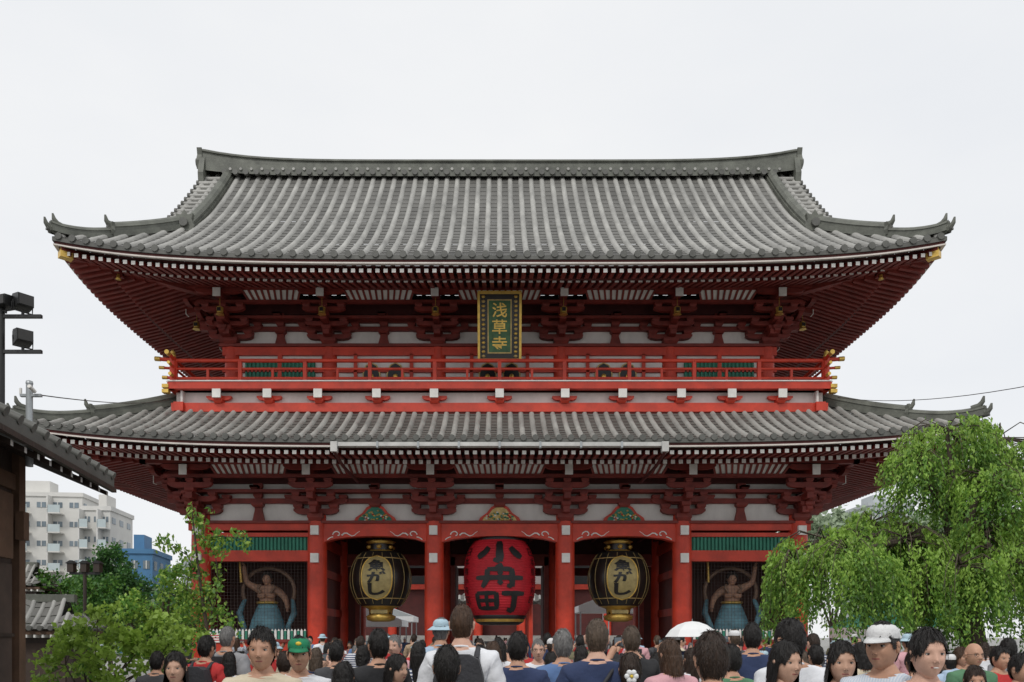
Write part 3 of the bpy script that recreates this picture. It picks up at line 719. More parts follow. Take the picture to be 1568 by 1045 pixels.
def template(pose,hair,fem,sleeve,smile):
    key=(pose,hair,fem,sleeve,smile)
    if key in TPL: return TPL[key]
    bk=('B',pose,fem)
    if bk not in TPL: TPL[bk]=skin_body(pose,fem)
    V,Fs,lab,ft,J=TPL[bk]; V=V.copy(); mi=[]
    for l,t in zip(lab,ft):
        if l=='n1': m=0 if t>.02 else 2
        elif l=='n0': m=2 if t<.75 else 0
        elif l in('uch','chest','waist'): m=2
        elif l[:2] in('sh','ua'): m=2
        elif l[:2]=='el': m=2 if (sleeve=='long' or t<.35) else 0
        elif l[:2]=='wr': m=2 if (sleeve=='long' and t<.9) else 0
        elif l[:2]=='hd': m=0
        elif l[:3]=='hip' or l[:2] in('kn','an'): m=3
        else: m=4
        if pose=='nio' and m==2: m=0
        mi.append(m)
    nor=np.zeros_like(V)
    for f in Fs:
        a=np.cross(V[f[1]]-V[f[0]],V[f[2]]-V[f[0]]); nor[f]+=a
    nor/=np.maximum(1e-9,np.linalg.norm(nor,axis=1))[:,None]
    ok=np.zeros(len(V))
    for f,m in zip(Fs,mi):
        if m in(2,3): ok[f]=np.maximum(ok[f],.014 if m==2 else .009)
    wr=np.sin(V[:,2]*47+V[:,0]*31)*np.sin(V[:,0]*23+V[:,2]*19+V[:,1]*40)*.006
    V+=nor*(ok+wr*(ok>0))[:,None]
    V=[tuple(v) for v in V]; Fs=[tuple(f) for f in Fs]
    for i,s in enumerate((-1,1)):
        w=Vector(J['wr%d'%i][0]); h=Vector(J['hd%d'%i][0]); d=(h-w).normalized(); side=d.cross(Vector((s,0,.2))).normalized(); pl=side.cross(d).normalized()
        t=MB()
        for q in range(4):
            b=h+side*(-.027+.018*q); L=(.068,.078,.073,.056)[q]
            t.tube([b-d*.01,b+d*L*.4,b+d*L*.75-pl*s*.012,b+d*L-pl*s*.028],[.0105,.0095,.0085,.007],'gold',6)
        b=h-d*.045-side*.03; t.tube([b,b-side*.022+d*.02,b-side*.03+d*.045,b-side*.028+d*.065],[.013,.012,.010,.008],'gold',6)
        o=len(V); V+=t.V; Fs+=[tuple(k+o for k in f) for f in t.Fc]; mi+=[0]*len(t.Fc)
    if pose!='nio':   # collar
        t=MB(); t.tube([(.062*math.cos(a),.012+.060*math.sin(a),1.483+.016*math.sin(a)) for a in np.linspace(0,2*math.pi,21)],.008,'gold',6,cap=False)
        o=len(V); V+=t.V; Fs+=[tuple(k+o for k in f) for f in t.Fc]; mi+=[2]*len(t.Fc)
    for pv,pf,pm in head_parts(hair,smile):
        o=len(V); sc_=(.98 if fem else 1.01) if pose!='nio' else 1.3
        V+=[(x*sc_,y*sc_-.018,z*sc_+1.628) for x,y,z in pv]; Fs+=[tuple(k+o for k in f) for f in pf]; mi+=pm
    me=bpy.data.meshes.new('person_mesh'); me.from_pydata(V,[],Fs)
    for n in range(8): me.materials.append(None)
    me.polygons.foreach_set('material_index',mi); me.polygons.foreach_set('use_smooth',[True]*len(mi)); me.update()
    TPL[key]=me; return me
SK=[mat('skin%d'%i,c,.55,.13,16,.1,70,spec=.35) for i,c in enumerate([(.48,.27,.18),(.54,.33,.235),(.32,.175,.11),(.58,.35,.26)])]
HC={n:mat('hair_'+n,c,.42,.5,30,.5,60,stretch=(3,3,.25),spec=.3) for n,c in (('black',(.012,.010,.009)),('dark',(.03,.018,.012)),('brown',(.06,.032,.018)),('grey',(.17,.165,.16)),('sand',(.085,.06,.042)))}
SH={n:mat('cloth_'+n,c,.88,.12,5,.5,18) for n,c in (('white',(.70,.71,.74)),('black',(.02,.02,.022)),('navy',(.025,.04,.10)),('blue',(.10,.18,.36)),('light',(.38,.50,.64)),('grey',(.26,.26,.27)),
    ('red',(.45,.03,.03)),('cream',(.58,.51,.38)),('green',(.08,.19,.10)),('pink',(.60,.33,.36)),('olive',(.15,.14,.08)),('char',(.06,.06,.065)),('tan',(.36,.26,.17)),('denim',(.06,.09,.17)))}
def striped(n,c1,c2,sc_,ax):
    m=bpy.data.materials.new('cloth_'+n); m.use_nodes=True; nt=m.node_tree; N=nt.nodes; b=N['Principled BSDF']; b.inputs['Roughness'].default_value=.9
    tc=N.new('ShaderNodeTexCoord'); wv=N.new('ShaderNodeTexWave'); wv.bands_direction=ax; wv.inputs['Scale'].default_value=sc_; wv.inputs['Distortion'].default_value=.6
    cr=N.new('ShaderNodeValToRGB'); cr.color_ramp.interpolation='CONSTANT'; cr.color_ramp.elements[1].position=.5; cr.color_ramp.elements[0].color=c1+(1,); cr.color_ramp.elements[1].color=c2+(1,)
    nt.links.new(tc.outputs['Object'],wv.inputs[0]); nt.links.new(wv.outputs[0],cr.inputs[0]); nt.links.new(cr.outputs[0],b.inputs['Base Color']); SH[n]=m
striped('stripe',(.68,.69,.7),(.05,.07,.15),9,'Z'); striped('pinstripe',(.50,.58,.68),(.64,.67,.71),22,'X'); striped('plaid',(.28,.08,.06),(.12,.12,.14),7,'DIAGONAL')
LIP=mat('lips',(.34,.11,.09),.45,.1); EW=mat('eyewhite',(.6,.58,.55),.3,.02); IR=mat('iris',(.012,.009,.008),.25,.02); SHOE=mat('shoe',(.08,.08,.08),.6,.3)
mat('greencap',(.01,.20,.09),.8,.1,8,.3,60); mat('yellow',(.7,.5,.05),.6,.1); mat('lightcloth',(.40,.54,.62),.8,.08,6,.3,40); mat('capwhite',(.66,.66,.66),.85,.08,8,.3,60); mat('bag',(.03,.03,.035),.7,.3,8,.3,40)
PH=1.750
def person(name,x,d,h,yaw=180,hair='short',hc='black',shirt='black',pose='stand',sleeve='short',pants='denim',skin=0,fem=False,smile=False,extra=''):
    me=template(pose,'bald' if hair=='bald' else hair,fem,sleeve,smile)
    ob=bpy.data.objects.new(name,me); COL.objects.link(ob); ob.location=(x,d-CAMD,0); s=h/PH; ob.scale=(s,s,s); ob.rotation_euler=(0,0,math.radians(yaw))
    for i,m in enumerate((SK[skin],HC[hc],SH[shirt],SH[pants],SHOE,LIP,EW,IR)):
        ob.material_slots[i].link='OBJECT'; ob.material_slots[i].material=m
    def kid(mb,n): return mb.build(n,ob)
    if 'cap' in extra or 'hat' in extra:
        mb=MB(); m='greencap' if 'gcap' in extra else ('capwhite' if 'wcap' in extra else 'lightcloth')
        hz=1.628+.046
        mb.lathe([(.081,0),(.082,.022),(.076,.046),(.056,.066),(.024,.076),(.001,.078)],(0,-.013,hz),m,24,sx=.93,sy=1.17)
        if 'hat' in extra: mb.lathe([(.082,.005),(.13,-.03),(.132,-.034),(.082,-.003)],(0,-.015,hz),m,24)
        else:
            vs=[];n=12
            for i in range(n+1):
                a=-1.1+2.2*i/n; c=(math.sin(a)*.072,-.018-math.cos(a)*.086); f=math.cos(a*1.2)
                vs+=[(c[0],c[1],hz+.008),(c[0]*1.0,c[1]-.07*max(0,f),hz-.010-.012*math.cos(a)),(c[0]*1.0,c[1]-.07*max(0,f),hz-.014-.012*math.cos(a)),(c[0],c[1],hz+.002)]
            mb.add(vs,[(i*4+k,i*4+(k+1)%4,i*4+4+(k+1)%4,i*4+4+k) for i in range(n) for k in range(4)],m,True)
            if 'gcap' in extra: mb.ell((0,-.106,hz+.034),(.02,.008,.014),'yellow',8,5)
            mb.ell((0,-.015,hz+.078),(.006,.006,.004),m,6,4)
        kid(mb,'cap')
    if 'pack' in extra:
        mb=MB()
        mb.prism([(-.14,1.0),(-.15,1.3),(-.12,1.42),(-.06,1.45),(.06,1.45),(.12,1.42),(.15,1.3),(.14,1.0),(.1,.95),(-.1,.95)],lambda a,b,c:(a,c,b),.13,.26,'bag')
        mb.prism([(-.1,1.02),(-.11,1.2),(.11,1.2),(.1,1.02)],lambda a,b,c:(a,c,b),.26,.3,'bag')
        for s_ in (-1,1): mb.tube([(s_*.1,.14,1.42),(s_*.105,.06,1.482),(s_*.11,-.05,1.475),(s_*.12,-.125,1.38),(s_*.14,-.125,1.2),(s_*.17,-.02,1.08),(s_*.13,.14,1.03)],.018,'bag',6)
        kid(mb,'backpack')
    if 'strap' in extra:
        mb=MB(); mb.tube([(-.13,.03,1.485),(-.07,.118,1.40),(0,.135,1.3),(.1,.13,1.15),(.17,.08,1.0)],.013,'bag',6); mb.tube([(-.13,.03,1.485),(-.09,-.09,1.42),(0,-.14,1.3),(.1,-.13,1.15),(.17,-.05,1.0)],.013,'bag',6)
        mb.box(.15,.24,-.08,.1,.86,1.04,'bag'); kid(mb,'shoulder_bag')
    if pose=='phone':
        mb=MB(); mb.box(-.075,.075,-.47,-.46,1.58,1.67,'black'); mb.box(-.07,.07,-.4595,-.458,1.585,1.665,'glass'); kid(mb,'phone')
    if 'flower' in extra:
        mb=MB()
        for i in range(6): a=i*math.pi/3; mb.ell((.03*math.cos(a),.118,1.60+.03*math.sin(a)),(.02,.012,.02),'tent',8,5)
        mb.ell((0,.13,1.6),(.012,.01,.012),'yellow',6,4); kid(mb,'hair_flower')
    if 'glasses' in extra:
        mb=MB()
        for s_ in (-1,1):
            mb.tube([(s_*.033+.021*math.cos(a),-.106,1.635+.017*math.sin(a)) for a in np.linspace(0,2*math.pi,13)],.0018,'black',5); mb.tube([(s_*.055,-.104,1.638),(s_*.076,-.06,1.64),(s_*.078,.0,1.638)],.0018,'black',5)
        mb.tube([(-.012,-.110,1.638),(.012,-.110,1.638)],.0018,'black',5); kid(mb,'glasses')
    return ob
CR=[
(270,1000,56,8,dict(hair='long',shirt='white',fem=True,skin=1)),
(315,976,38,170,dict(shirt='red',extra='pack',hair='short')),
(402,965,66,5,dict(shirt='cream',skin=0,pose='walk',hair='short')),
(458,974,58,12,dict(shirt='white',hair='crop',extra='gcap',skin=0,pose='walk')),
(515,984,38,185,dict(shirt='char')),
(525,1016,60,175,dict(hair='bob',fem=True,shirt='black')),
(580,967,50,200,dict(shirt='black',sleeve='short')),
(605,1004,52,60,dict(hair='long',fem=True,shirt='grey',skin=1)),
(675,946,38,175,dict(hair='crop',hc='grey',shirt='light',extra='hat')),
(707,928,56,178,dict(hair='crop',hc='brown',shirt='white',extra='pack',skin=3)),
(684,993,70,185,dict(shirt='black',hair='short')),
(755,984,42,190,dict(hair='bob',hc='brown',fem=True,shirt='tan')),
(793,971,50,170,dict(shirt='navy')),
(824,980,36,0,dict(hair='crop',hc='grey',shirt='white',skin=3,extra='glasses')),
(862,967,48,185,dict(hair='short',hc='grey',shirt='blue')),
(914,950,58,176,dict(hair='crop',hc='sand',shirt='navy',extra='strap',skin=3)),
(967,962,42,182,dict(hair='short',hc='sand',shirt='black',pose='phone')),
(965,1002,60,175,dict(hair='tail',hc='dark',fem=True,shirt='white',extra='flower')),
(1027,981,52,200,dict(hair='bob',hc='brown',fem=True,shirt='pink')),
(1090,973,84,178,dict(hair='short',hc='dark',shirt='stripe')),
(1152,957,42,170,dict(shirt='navy')),
(1212,952,62,195,dict(shirt='white',skin=0)),
(1200,984,70,20,dict(hair='long',fem=True,shirt='white',skin=1)),
(1288,984,70,-10,dict(hair='long',fem=True,shirt='grey',skin=1)),
(1354,952,74,-50,dict(hair='crop',shirt='pinstripe',extra='wcap',skin=0,pose='front')),
(1418,965,80,-5,dict(hair='tail',fem=True,shirt='white',skin=3,smile=True,pose='walk')),
(1489,985,42,5,dict(hair='bald',shirt='green',skin=0,extra='glasses')),
(1492,1021,56,-20,dict(hair='bob',hc='dark',fem=True,shirt='blue')),
(1530,992,40,10,dict(shirt='red',hair='short')),
(1562,1004,52,15,dict(hair='short',shirt='black',skin=0)),
(1545,980,34,180,dict(shirt='grey')),
(240,1000,36,185,dict(shirt='char')),(640,985,40,180,dict(shirt='stripe',hair='long',fem=True)),(556,990,40,170,dict(hair='tail',fem=True,shirt='light')),
(1120,990,50,190,dict(shirt='green')),(1060,994,40,190,dict(hair='long',hc='dark',fem=True,shirt='white')),
(1250,990,38,180,dict(shirt='olive')),(1320,985,40,185,dict(shirt='cream',hair='bob',fem=True)),(890,990,38,180,dict(hair='long',fem=True,shirt='white')),
(735,990,38,5,dict(shirt='grey',skin=1)),(1400,1000,40,180,dict(shirt='plaid')),(350,1000,38,190,dict(shirt='white',hair='bob',fem=True)),
(435,1000,40,-170,dict(shirt='plaid',hc='dark')),(1455,1000,34,170,dict(shirt='light',extra='wcap',hair='crop')),(845,1000,40,190,dict(shirt='pinstripe',fem=True,hair='tail')),(1005,1002,36,180,dict(shirt='black',hair='short')),
]
for bx,ty,hp,yaw,o in CR:
    d=.250*F/hp; h=EYE+(975-ty)*d/F
    if 'cap' in o.get('extra','') or 'hat' in o.get('extra',''): h-=.01
    person('woman' if o.get('fem') else 'man',(bx-765)*d/F,d,h,yaw,**o)
rr=random.Random(11)
placed=[]
for i in range(215):
    d=(rr.uniform(8.4,15) if i<80 else rr.uniform(12,27)) if i<175 else rr.uniform(36,62)
    x=rr.uniform(-.44,.64)*d if i<175 else rr.uniform(-7,7)
    if x>4.6 and 12<d<18 or (x<-4.3 and d<20) or abs(x)>12: continue
    if any((x-a)**2+(d-b)**2<.35 for a,b in placed): continue
    placed.append((x,d)); fem=rr.random()<.5
    extra=rr.choice(['','','','pack','strap','hat','wcap'] if not fem else ['','','','','hat','strap'])
    hair=rr.choice(['long','bob','tail']) if fem else rr.choice(['short','short','crop'])
    if extra in('hat','wcap') and not fem: hair='crop'
    person('woman' if fem else 'man',x,d,rr.uniform(1.52,1.66) if fem else rr.uniform(1.62,1.80),rr.choice([180,175,190,200,160,0,10,-15,90,180]) ,hair=hair,hc=rr.choice(['black','black','dark','dark','brown','grey','sand']),
        shirt=rr.choice(['white','white','black','navy','grey','light','cream','char','blue','pink','red','tan','olive','stripe','plaid']),pose=rr.choice(['stand','walk','walk','front','phone']),sleeve=rr.choice(['short','long']),pants=rr.choice(['denim','char','tan','navy']),skin=rr.choice([0,1,2,3]),fem=fem,extra=extra)
mb=MB(); prof=[(.001,.30),(.12,.285),(.26,.235),(.38,.15),(.47,.03),(.465,.025),(.37,.14),(.25,.225),(.1,.275)]
mb.lathe(prof,(0,0,0),'tent',8,False); mb.tube([(0,0,.34),(0,0,-.55)],.007,'metalgrey',6)
for i in range(8):
    a=2*math.pi*i/8; mb.tube([(.47*math.cos(a),.47*math.sin(a),.028),(.25*math.cos(a),.25*math.sin(a),.222),(0,0,.285)],.004,'metalgrey',4)
mb.tube([(0,0,-.55),(0,0,-.62),(.02,0,-.66),(.05,0,-.64)],.012,'wood',6)
p=at(1060,978,13.6); mb.build('umbrella',None,p); person('woman',p.x+.12,13.65,1.58,185,hair='bob',fem=True,shirt='white',pose='front')
# guardian statues
STM=[mat('statueskin',(.36,.20,.13),.6,.45,3,.4,20),mat('statuehair',(.05,.045,.04),.6,.2),mat('statuecloth',(.14,.26,.30),.6,.5,3,.4,15)]
for sx in (-1,1):
    me=template('nio','tail',False,'short',False)
    e=empty('guardian_statue',(sx*8.45,.95,1.15)); ob=bpy.data.objects.new('figure',me); COL.objects.link(ob); ob.parent=e; ob.scale=(1.85*(-sx),1.7,1.62)
    for i,m in enumerate((STM[0],STM[1],STM[2],STM[2],STM[0],LIP,EW,IR)): ob.material_slots[i].link='OBJECT'; ob.material_slots[i].material=m
    mb=MB()
    mb.lathe([(.32,1.75),(.40,1.6),(.60,1.1),(.72,.65),(.64,.62)],(0,0,0),'statueskirt',20,sy=.65)
    mb.tube([(math.cos(a)*.95,.15,2.2+math.sin(a)*.85) for a in np.linspace(-.4,math.pi+.4,20)],.075,'statuescarf',8)
    for s_ in (-1,1):
        mb.tube([(s_*.87,.15,1.9),(s_*1.0,-.1,1.4),(s_*.8,-.2,.9),(s_*1.0,-.1,.4)],[.07,.12,.10,.03],'statueskirt',8)
        mb.tube([(s_*.18,-.24,2.12),(s_*.3,-.2,2.3),(s_*.22,-.1,2.42)],.05,'statuescarf',8); mb.ell((s_*.16,-.2,2.03),(.17,.07,.10),'statuebody',10,6)
    mb.tube([(.35*math.cos(a),-.02+.26*math.sin(a),1.78) for a in np.linspace(0,2*math.pi,21)],.05,'gold',8,cap=False)
    mb.tube([(-.9,-.2,2.5),(-.95,-.25,3.6)],.05,'gold',8)
    if 'statuebody' not in MT: MT['statuebody']=STM[0]
    mb.box(-1.2,1.2,-.8,.8,-.8,-.1,'stone'); mb.ell((0,0,-.05),(1.0,.7,.14),'stone',14,6)
    mb.build('base_and_scarf',e)
# ---------------------------------------------------------------- vegetation
def leafmesh(name,C,dirs,L,W,mats,parent,clump):
    n=len(C); a=dirs/np.maximum(1e-9,np.linalg.norm(dirs,axis=1))[:,None]
    r=RN.normal(size=(n,3)); b=np.cross(a,r); b/=np.maximum(1e-9,np.linalg.norm(b,axis=1))[:,None]
    s=RN.uniform(.7,1.3,size=(n,1)); V=np.empty((n,4,3)); V[:,0]=C-a*L*s*.5; V[:,1]=C+b*W*s*.5; V[:,2]=C+a*L*s*.5; V[:,3]=C-b*W*s*.5
    me=bpy.data.meshes.new(name); me.vertices.add(n*4); me.vertices.foreach_set('co',V.reshape(-1)); me.loops.add(n*4); me.loops.foreach_set('vertex_index',np.arange(n*4,dtype=np.int32))
    me.polygons.add(n); me.polygons.foreach_set('loop_start',np.arange(0,n*4,4,dtype=np.int32)); me.polygons.foreach_set('loop_total',np.full(n,4,dtype=np.int32))
    for m in mats: me.materials.append(MT[m])
    me.polygons.foreach_set('material_index',clump.astype(np.int32)); me.update(); me.validate()
    ob=bpy.data.objects.new(name,me); COL.objects.link(ob); ob.parent=parent; return ob
def tree(name,base,H,lobes,mats,per=1500,L=.09,W=.05,tr=.12,squash=.75):
    e=empty(name); mb=MB(); base=Vector(base); top=base+Vector((0,0,H*.75))
    mid=base+Vector((RN.uniform(-.1,.1)*H*.3,0,H*.4)); mb.tube([base,mid,top],[tr,tr*.7,tr*.3],'bark',8)
    Cs=[];cl=[];Ds=[]
    for (c,R) in lobes:
        c=Vector(c); q=base.lerp(top,.45); m2=(q+c)/2+Vector((0,0,-R*.2)); mb.tube([q,m2,c],[tr*.45,tr*.3,tr*.12],'bark',6)
        n=int(per*R*R)
        nsub=max(6,int(14*R)); subs=RN.normal(size=(nsub,3)); subs/=np.linalg.norm(subs,axis=1)[:,None]; subs*=RN.uniform(.35,1.05,size=(nsub,1))*R*np.array([1,1,squash])
        k=RN.randint(0,nsub,n); P=subs[k]+RN.normal(size=(n,3))*R*.16
        for s_ in subs[:10]: mb.tube([c,c+Vector(s_)*.6,c+Vector(s_)],[tr*.12,tr*.08,tr*.03],'bark',5,cap=False)
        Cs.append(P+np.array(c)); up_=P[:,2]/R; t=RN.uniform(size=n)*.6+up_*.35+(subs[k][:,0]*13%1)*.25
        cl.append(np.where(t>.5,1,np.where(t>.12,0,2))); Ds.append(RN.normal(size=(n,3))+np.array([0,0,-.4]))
    mb.build('trunk',e); leafmesh('leaves',np.concatenate(Cs),np.concatenate(Ds),L,W,mats,e,np.concatenate(cl)); return e
def A(bx,by,d,dy=0): v=at(bx,by,d); return (v.x,v.y+dy,v.z)
def weeping():
    e=empty('weeping_tree'); mb=MB(); D0=15.0; tb_=Vector((9.3,D0-CAMD,0))
    fork=tb_+Vector((-.5,0,3.0)); mb.tube([tb_,tb_+Vector((-.15,.05,1.3)),fork],[.30,.24,.2],'bark',10)
    lob=[(1450,652,.9,1.35,0),(1530,664,.9,1.4,.3),(1398,700,.62,1.15,-.3),(1600,690,1.0,1.6,0),(1480,690,.85,1.2,1.0),(1515,725,.8,1.4,-.7),(1430,720,.7,1.0,.5),
         (1262,820,.9,2.0,0),(1335,795,.9,2.0,.4),(1216,852,.5,1.55,-.3),(1300,838,.85,1.8,-.8),(1385,818,.75,1.9,-.5),(1360,850,.7,1.6,.9),
         (1445,828,.85,1.9,.3),(1505,812,.95,2.1,-.2),(1580,795,1.1,2.2,.2),(1540,845,1.0,1.8,-1.0),(1640,760,1.0,2.2,.5),(1470,860,.8,1.6,-1.0)]
    Cs=[];Ds=[];cl=[]
    for (bx,by,R,hang,dy) in lob:
        c=Vector(A(bx,by,D0+dy)); m=(fork+c)/2+Vector((0,0,.35))
        mb.tube([fork,fork.lerp(m,.5)+Vector((0,0,.15)),m,c+Vector((0,0,-.1))],[.13,.09,.06,.03],'bark',8)
        ng=int(34*R*R+14); ns=int(150*R*R+40)
        G=[(RN.uniform(0,2*math.pi),math.sqrt(RN.uniform(0,1)),RN.uniform(.5,1.05),RN.uniform(-.15,.2)) for _ in range(ng)]
        for s_ in range(ns):
            gth,gr,gh,gc=G[s_%ng]; th=gth+RN.normal()*.13/max(.3,gr); rho=R*min(1.1,max(.02,gr+RN.normal()*.06)); z0=c.z-.45*R*(rho/R)**2+RN.uniform(-.06,.06)+.12*math.sin(th*3+bx)
            hl=hang*gh*RN.uniform(.7,1.0)*(.5+.5*rho/R); o=np.array([math.cos(th),math.sin(th),0]); n=max(4,int(hl/.026))
            t=np.linspace(0,1,n); out=.24*R*np.sqrt(t); dx=RN.uniform(-.05,.05)
            P=np.stack([c.x+o[0]*(rho+out)+dx*t,c.y+o[1]*(rho+out),z0+.06*np.sin(t*5)-hl*t**1.25],1)+RN.normal(size=(n,3))*.030
            Cs.append(P); Ds.append(RN.normal(size=(n,3))*.5+np.array([0,0,-1.0])+o*.35)
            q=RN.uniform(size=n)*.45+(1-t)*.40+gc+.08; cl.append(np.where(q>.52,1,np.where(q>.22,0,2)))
            if s_%7==0: mb.tube([Vector(p) for p in (c+Vector((0,0,-.08)),Vector((c.x+o[0]*rho*.6,c.y+o[1]*rho*.6,z0+.02)),P[n//3],P[-1])],[.012,.009,.005,.002],'bark',4,cap=False)
        for k in range(7):
            th=RN.uniform(0,2*math.pi); o=Vector((math.cos(th),math.sin(th),0)); mb.tube([c+Vector((0,0,-.05)),c+o*R*.5+Vector((0,0,.10)),c+o*R*.95+Vector((0,0,-.15)),c+o*R*1.2+Vector((0,0,-.6))],[.014,.010,.007,.003],'bark',4,cap=False)
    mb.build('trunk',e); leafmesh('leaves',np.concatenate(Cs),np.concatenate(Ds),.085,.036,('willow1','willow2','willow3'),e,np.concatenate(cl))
weeping()
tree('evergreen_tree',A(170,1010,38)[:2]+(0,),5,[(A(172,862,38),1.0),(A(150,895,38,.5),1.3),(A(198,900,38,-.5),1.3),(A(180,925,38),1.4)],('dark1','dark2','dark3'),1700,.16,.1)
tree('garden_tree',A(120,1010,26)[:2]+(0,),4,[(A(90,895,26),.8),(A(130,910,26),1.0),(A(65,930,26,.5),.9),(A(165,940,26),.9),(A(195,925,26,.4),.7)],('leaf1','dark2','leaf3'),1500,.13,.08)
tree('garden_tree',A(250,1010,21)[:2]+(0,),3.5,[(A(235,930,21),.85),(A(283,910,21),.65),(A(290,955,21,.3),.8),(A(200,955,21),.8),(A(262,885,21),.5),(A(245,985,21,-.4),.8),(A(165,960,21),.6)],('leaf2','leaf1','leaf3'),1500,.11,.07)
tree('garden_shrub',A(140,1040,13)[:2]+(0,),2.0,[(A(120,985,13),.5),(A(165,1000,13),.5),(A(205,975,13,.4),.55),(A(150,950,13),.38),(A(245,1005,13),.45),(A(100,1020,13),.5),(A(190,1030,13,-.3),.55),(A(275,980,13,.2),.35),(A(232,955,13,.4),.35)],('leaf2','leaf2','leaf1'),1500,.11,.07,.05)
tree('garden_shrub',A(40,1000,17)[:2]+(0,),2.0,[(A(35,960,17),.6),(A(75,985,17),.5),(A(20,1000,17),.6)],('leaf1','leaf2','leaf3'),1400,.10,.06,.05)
e=empty('young_tree'); mb=MB(); D0=16.0; Cs=[];Ds=[];cl=[]
br=[[(322,1060),(318,960),(308,880),(303,820),(300,775)],[(318,960),(335,900),(330,850),(345,835)],[(308,890),(285,850),(255,832),(235,828)],[(316,940),(290,905),(262,890),(240,893)],[(312,900),(325,930),(345,945),(352,965)],[(303,830),(330,822),(362,824),(385,832)],[(306,860),(288,885),(282,920)],[(320,980),(300,960),(270,955),(245,975)],[(300,790),(312,805),(316,850)],[(318,970),(295,985),(270,1000)],[(316,930),(300,925),(278,935),(262,960)]]
for i,b in enumerate(br):
    pts=[Vector(A(x,y,D0,.12*((i*7)%5-2)*j/4)) for j,(x,y) in enumerate(b)]
    if i==0: pts[0].z=0
    r0=.045 if i==0 else .018; mb.tube(pts,[r0*(1-.8*j/(len(pts)-1)) for j in range(len(pts))],'bark',6)
    for j in range(len(pts)-1):
        for k in range(13 if i else 9):
            if i==0 and j==0: continue
            t=RN.uniform(); p=np.array(pts[j].lerp(pts[j+1],t)); m=RN.randint(3,8); sp_=p+RN.normal(size=3)*.08
            Cs.append(sp_+RN.normal(size=(m,3))*.045); Ds.append(RN.normal(size=(m,3))+np.array([0,0,-1.2])); cl.append(RN.randint(0,2,m))
mb.build('trunk',e); leafmesh('leaves',np.concatenate(Cs),np.concatenate(Ds),.11,.055,('leaf2','leaf1','leaf3'),e,np.concatenate(cl))
lobs=[]
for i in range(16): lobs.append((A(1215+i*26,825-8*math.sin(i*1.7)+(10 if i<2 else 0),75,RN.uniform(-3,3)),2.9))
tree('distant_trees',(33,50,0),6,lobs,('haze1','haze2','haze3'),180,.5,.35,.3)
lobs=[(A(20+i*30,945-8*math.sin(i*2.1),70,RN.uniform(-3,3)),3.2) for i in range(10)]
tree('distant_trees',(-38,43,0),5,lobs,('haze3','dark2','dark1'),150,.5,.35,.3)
# ---------------------------------------------------------------- background buildings
def apart(name,x0,x1,y0,dep,z,floors,wm='concrete',bays=5,balc=True,rot=0):
    e=empty(name,((x0+x1)/2,y0,0),rot); mb=MB(); w=(x1-x0)/2; mb.box(-w,w,0,dep,0,z,wm); fh=z/floors
    mb.box(-w-.15,w+.15,-.15,dep+.15,z,z+.5,wm); mb.box(-w*.4,w*.2,dep*.3,dep*.7,z+.5,z+2.2,wm)
    for f in range(floors):
        zz=f*fh
        for b in range(bays):
            xa=-w+2*w*(b+.22)/bays; xb=-w+2*w*(b+.78)/bays
            mb.box(xa,xb,-.05,.05,zz+1.0,zz+fh-.7,'glass'); mb.box((xa+xb)/2-.05,(xa+xb)/2+.05,-.09,.0,zz+1.0,zz+fh-.7,'concrete')
            if balc and b%2==0:
                mb.box(xa-.2,xb+.2,-1.3,.0,zz+.1,zz+.25,'concrete'); mb.box(xa-.2,xb+.2,-1.3,-1.2,zz+.25,zz+1.15,'balcony'); mb.box(xa-.25,xa-.1,-1.3,0,zz,zz+fh,'concrete')
        for k in range(3):
            ya=dep*(k+.2)/3; mb.box(w-.04,w+.05,ya,ya+dep*.15,zz+.9,zz+fh-.7,'glass')
    mb.build('body',e); return e
s=lambda d:d/F
apart('apartment_block',(-20-765)*s(95),(122-765)*s(95),95-CAMD,6,EYE+(975-760)*s(95),8,bays=6,rot=.12)
apart('apartment_block',(128-765)*s(90),(168-765)*s(90),90-CAMD,7,EYE+(975-782)*s(90),7,bays=3,rot=.1)
apart('blue_building',(180-765)*s(80),(232-765)*s(80),80-CAMD,7,EYE+(975-848)*s(80),4,'bluewall',3,False,.15)
mb=MB(); a=A(200,842,78); b=A(242,818,78); c=A(285,834,78)
mb.prism([(a[0],a[2]-4),(a[0],a[2]),(b[0]-.8,b[2]),(b[0]+.3,b[2]+.1),(c[0],c[2]),(c[0]+.6,c[2]-6)],lambda p,q,o:(p,a[1]+o,q),12.5,20,'greysheet'); mb.box(a[0]+.5,c[0],a[1]+12.4,a[1]+20,0,a[2]-3,'concrete'); mb.build('roofed_hall')
apart('office_building',(1330-765)*s(120),(1400-765)*s(120),120-CAMD,10,EYE+(975-775)*s(120),7,'greysheet',6,False)
hall=empty('main_hall',(0,62,0)); mb=MB()
roof(mb,20,17,12.5,lambda t:13*(.6*t/17+.4*(t/17)**2),17,.9,1.0,Xv=15,sp=1.0,rr=.2,row=1.2,ts=5,detail=False)
mb.box(-15,15,-11,11,1.8,12.6,'deepred'); mb.box(-17,17,-13.5,13,0,1.8,'stone')
for i in range(8): mb.box(-8,8,-16.5+.4*i,-13.5,0,.22*(i+1),'stone')
for i in range(8):
    x=-15+30*i/7; mb.lathe([(.45,1.8),(.45,12)],(x,-11.3,0),'vermilion',14)
    if 1<i<6: mb.lathe([(.4,1.8),(.4,12)],(x,-13,0),'vermilion',14)
for z in (6.4,9.2,11.5): mb.box(-15.3,15.3,-11.5,-11.1,z,z+.5,'vermilion')
for i in range(7):
    x=-15+30*(i+.5)/7; mb.box(x-1.6,x+1.6,-11.15,-11.02,9.8,11.4,'plaster'); mb.box(x-1.6,x+1.6,-11.15,-11.02,6.95,9.1,'black' if i%2 else 'plaster')
mb.build('hall_body',hall)
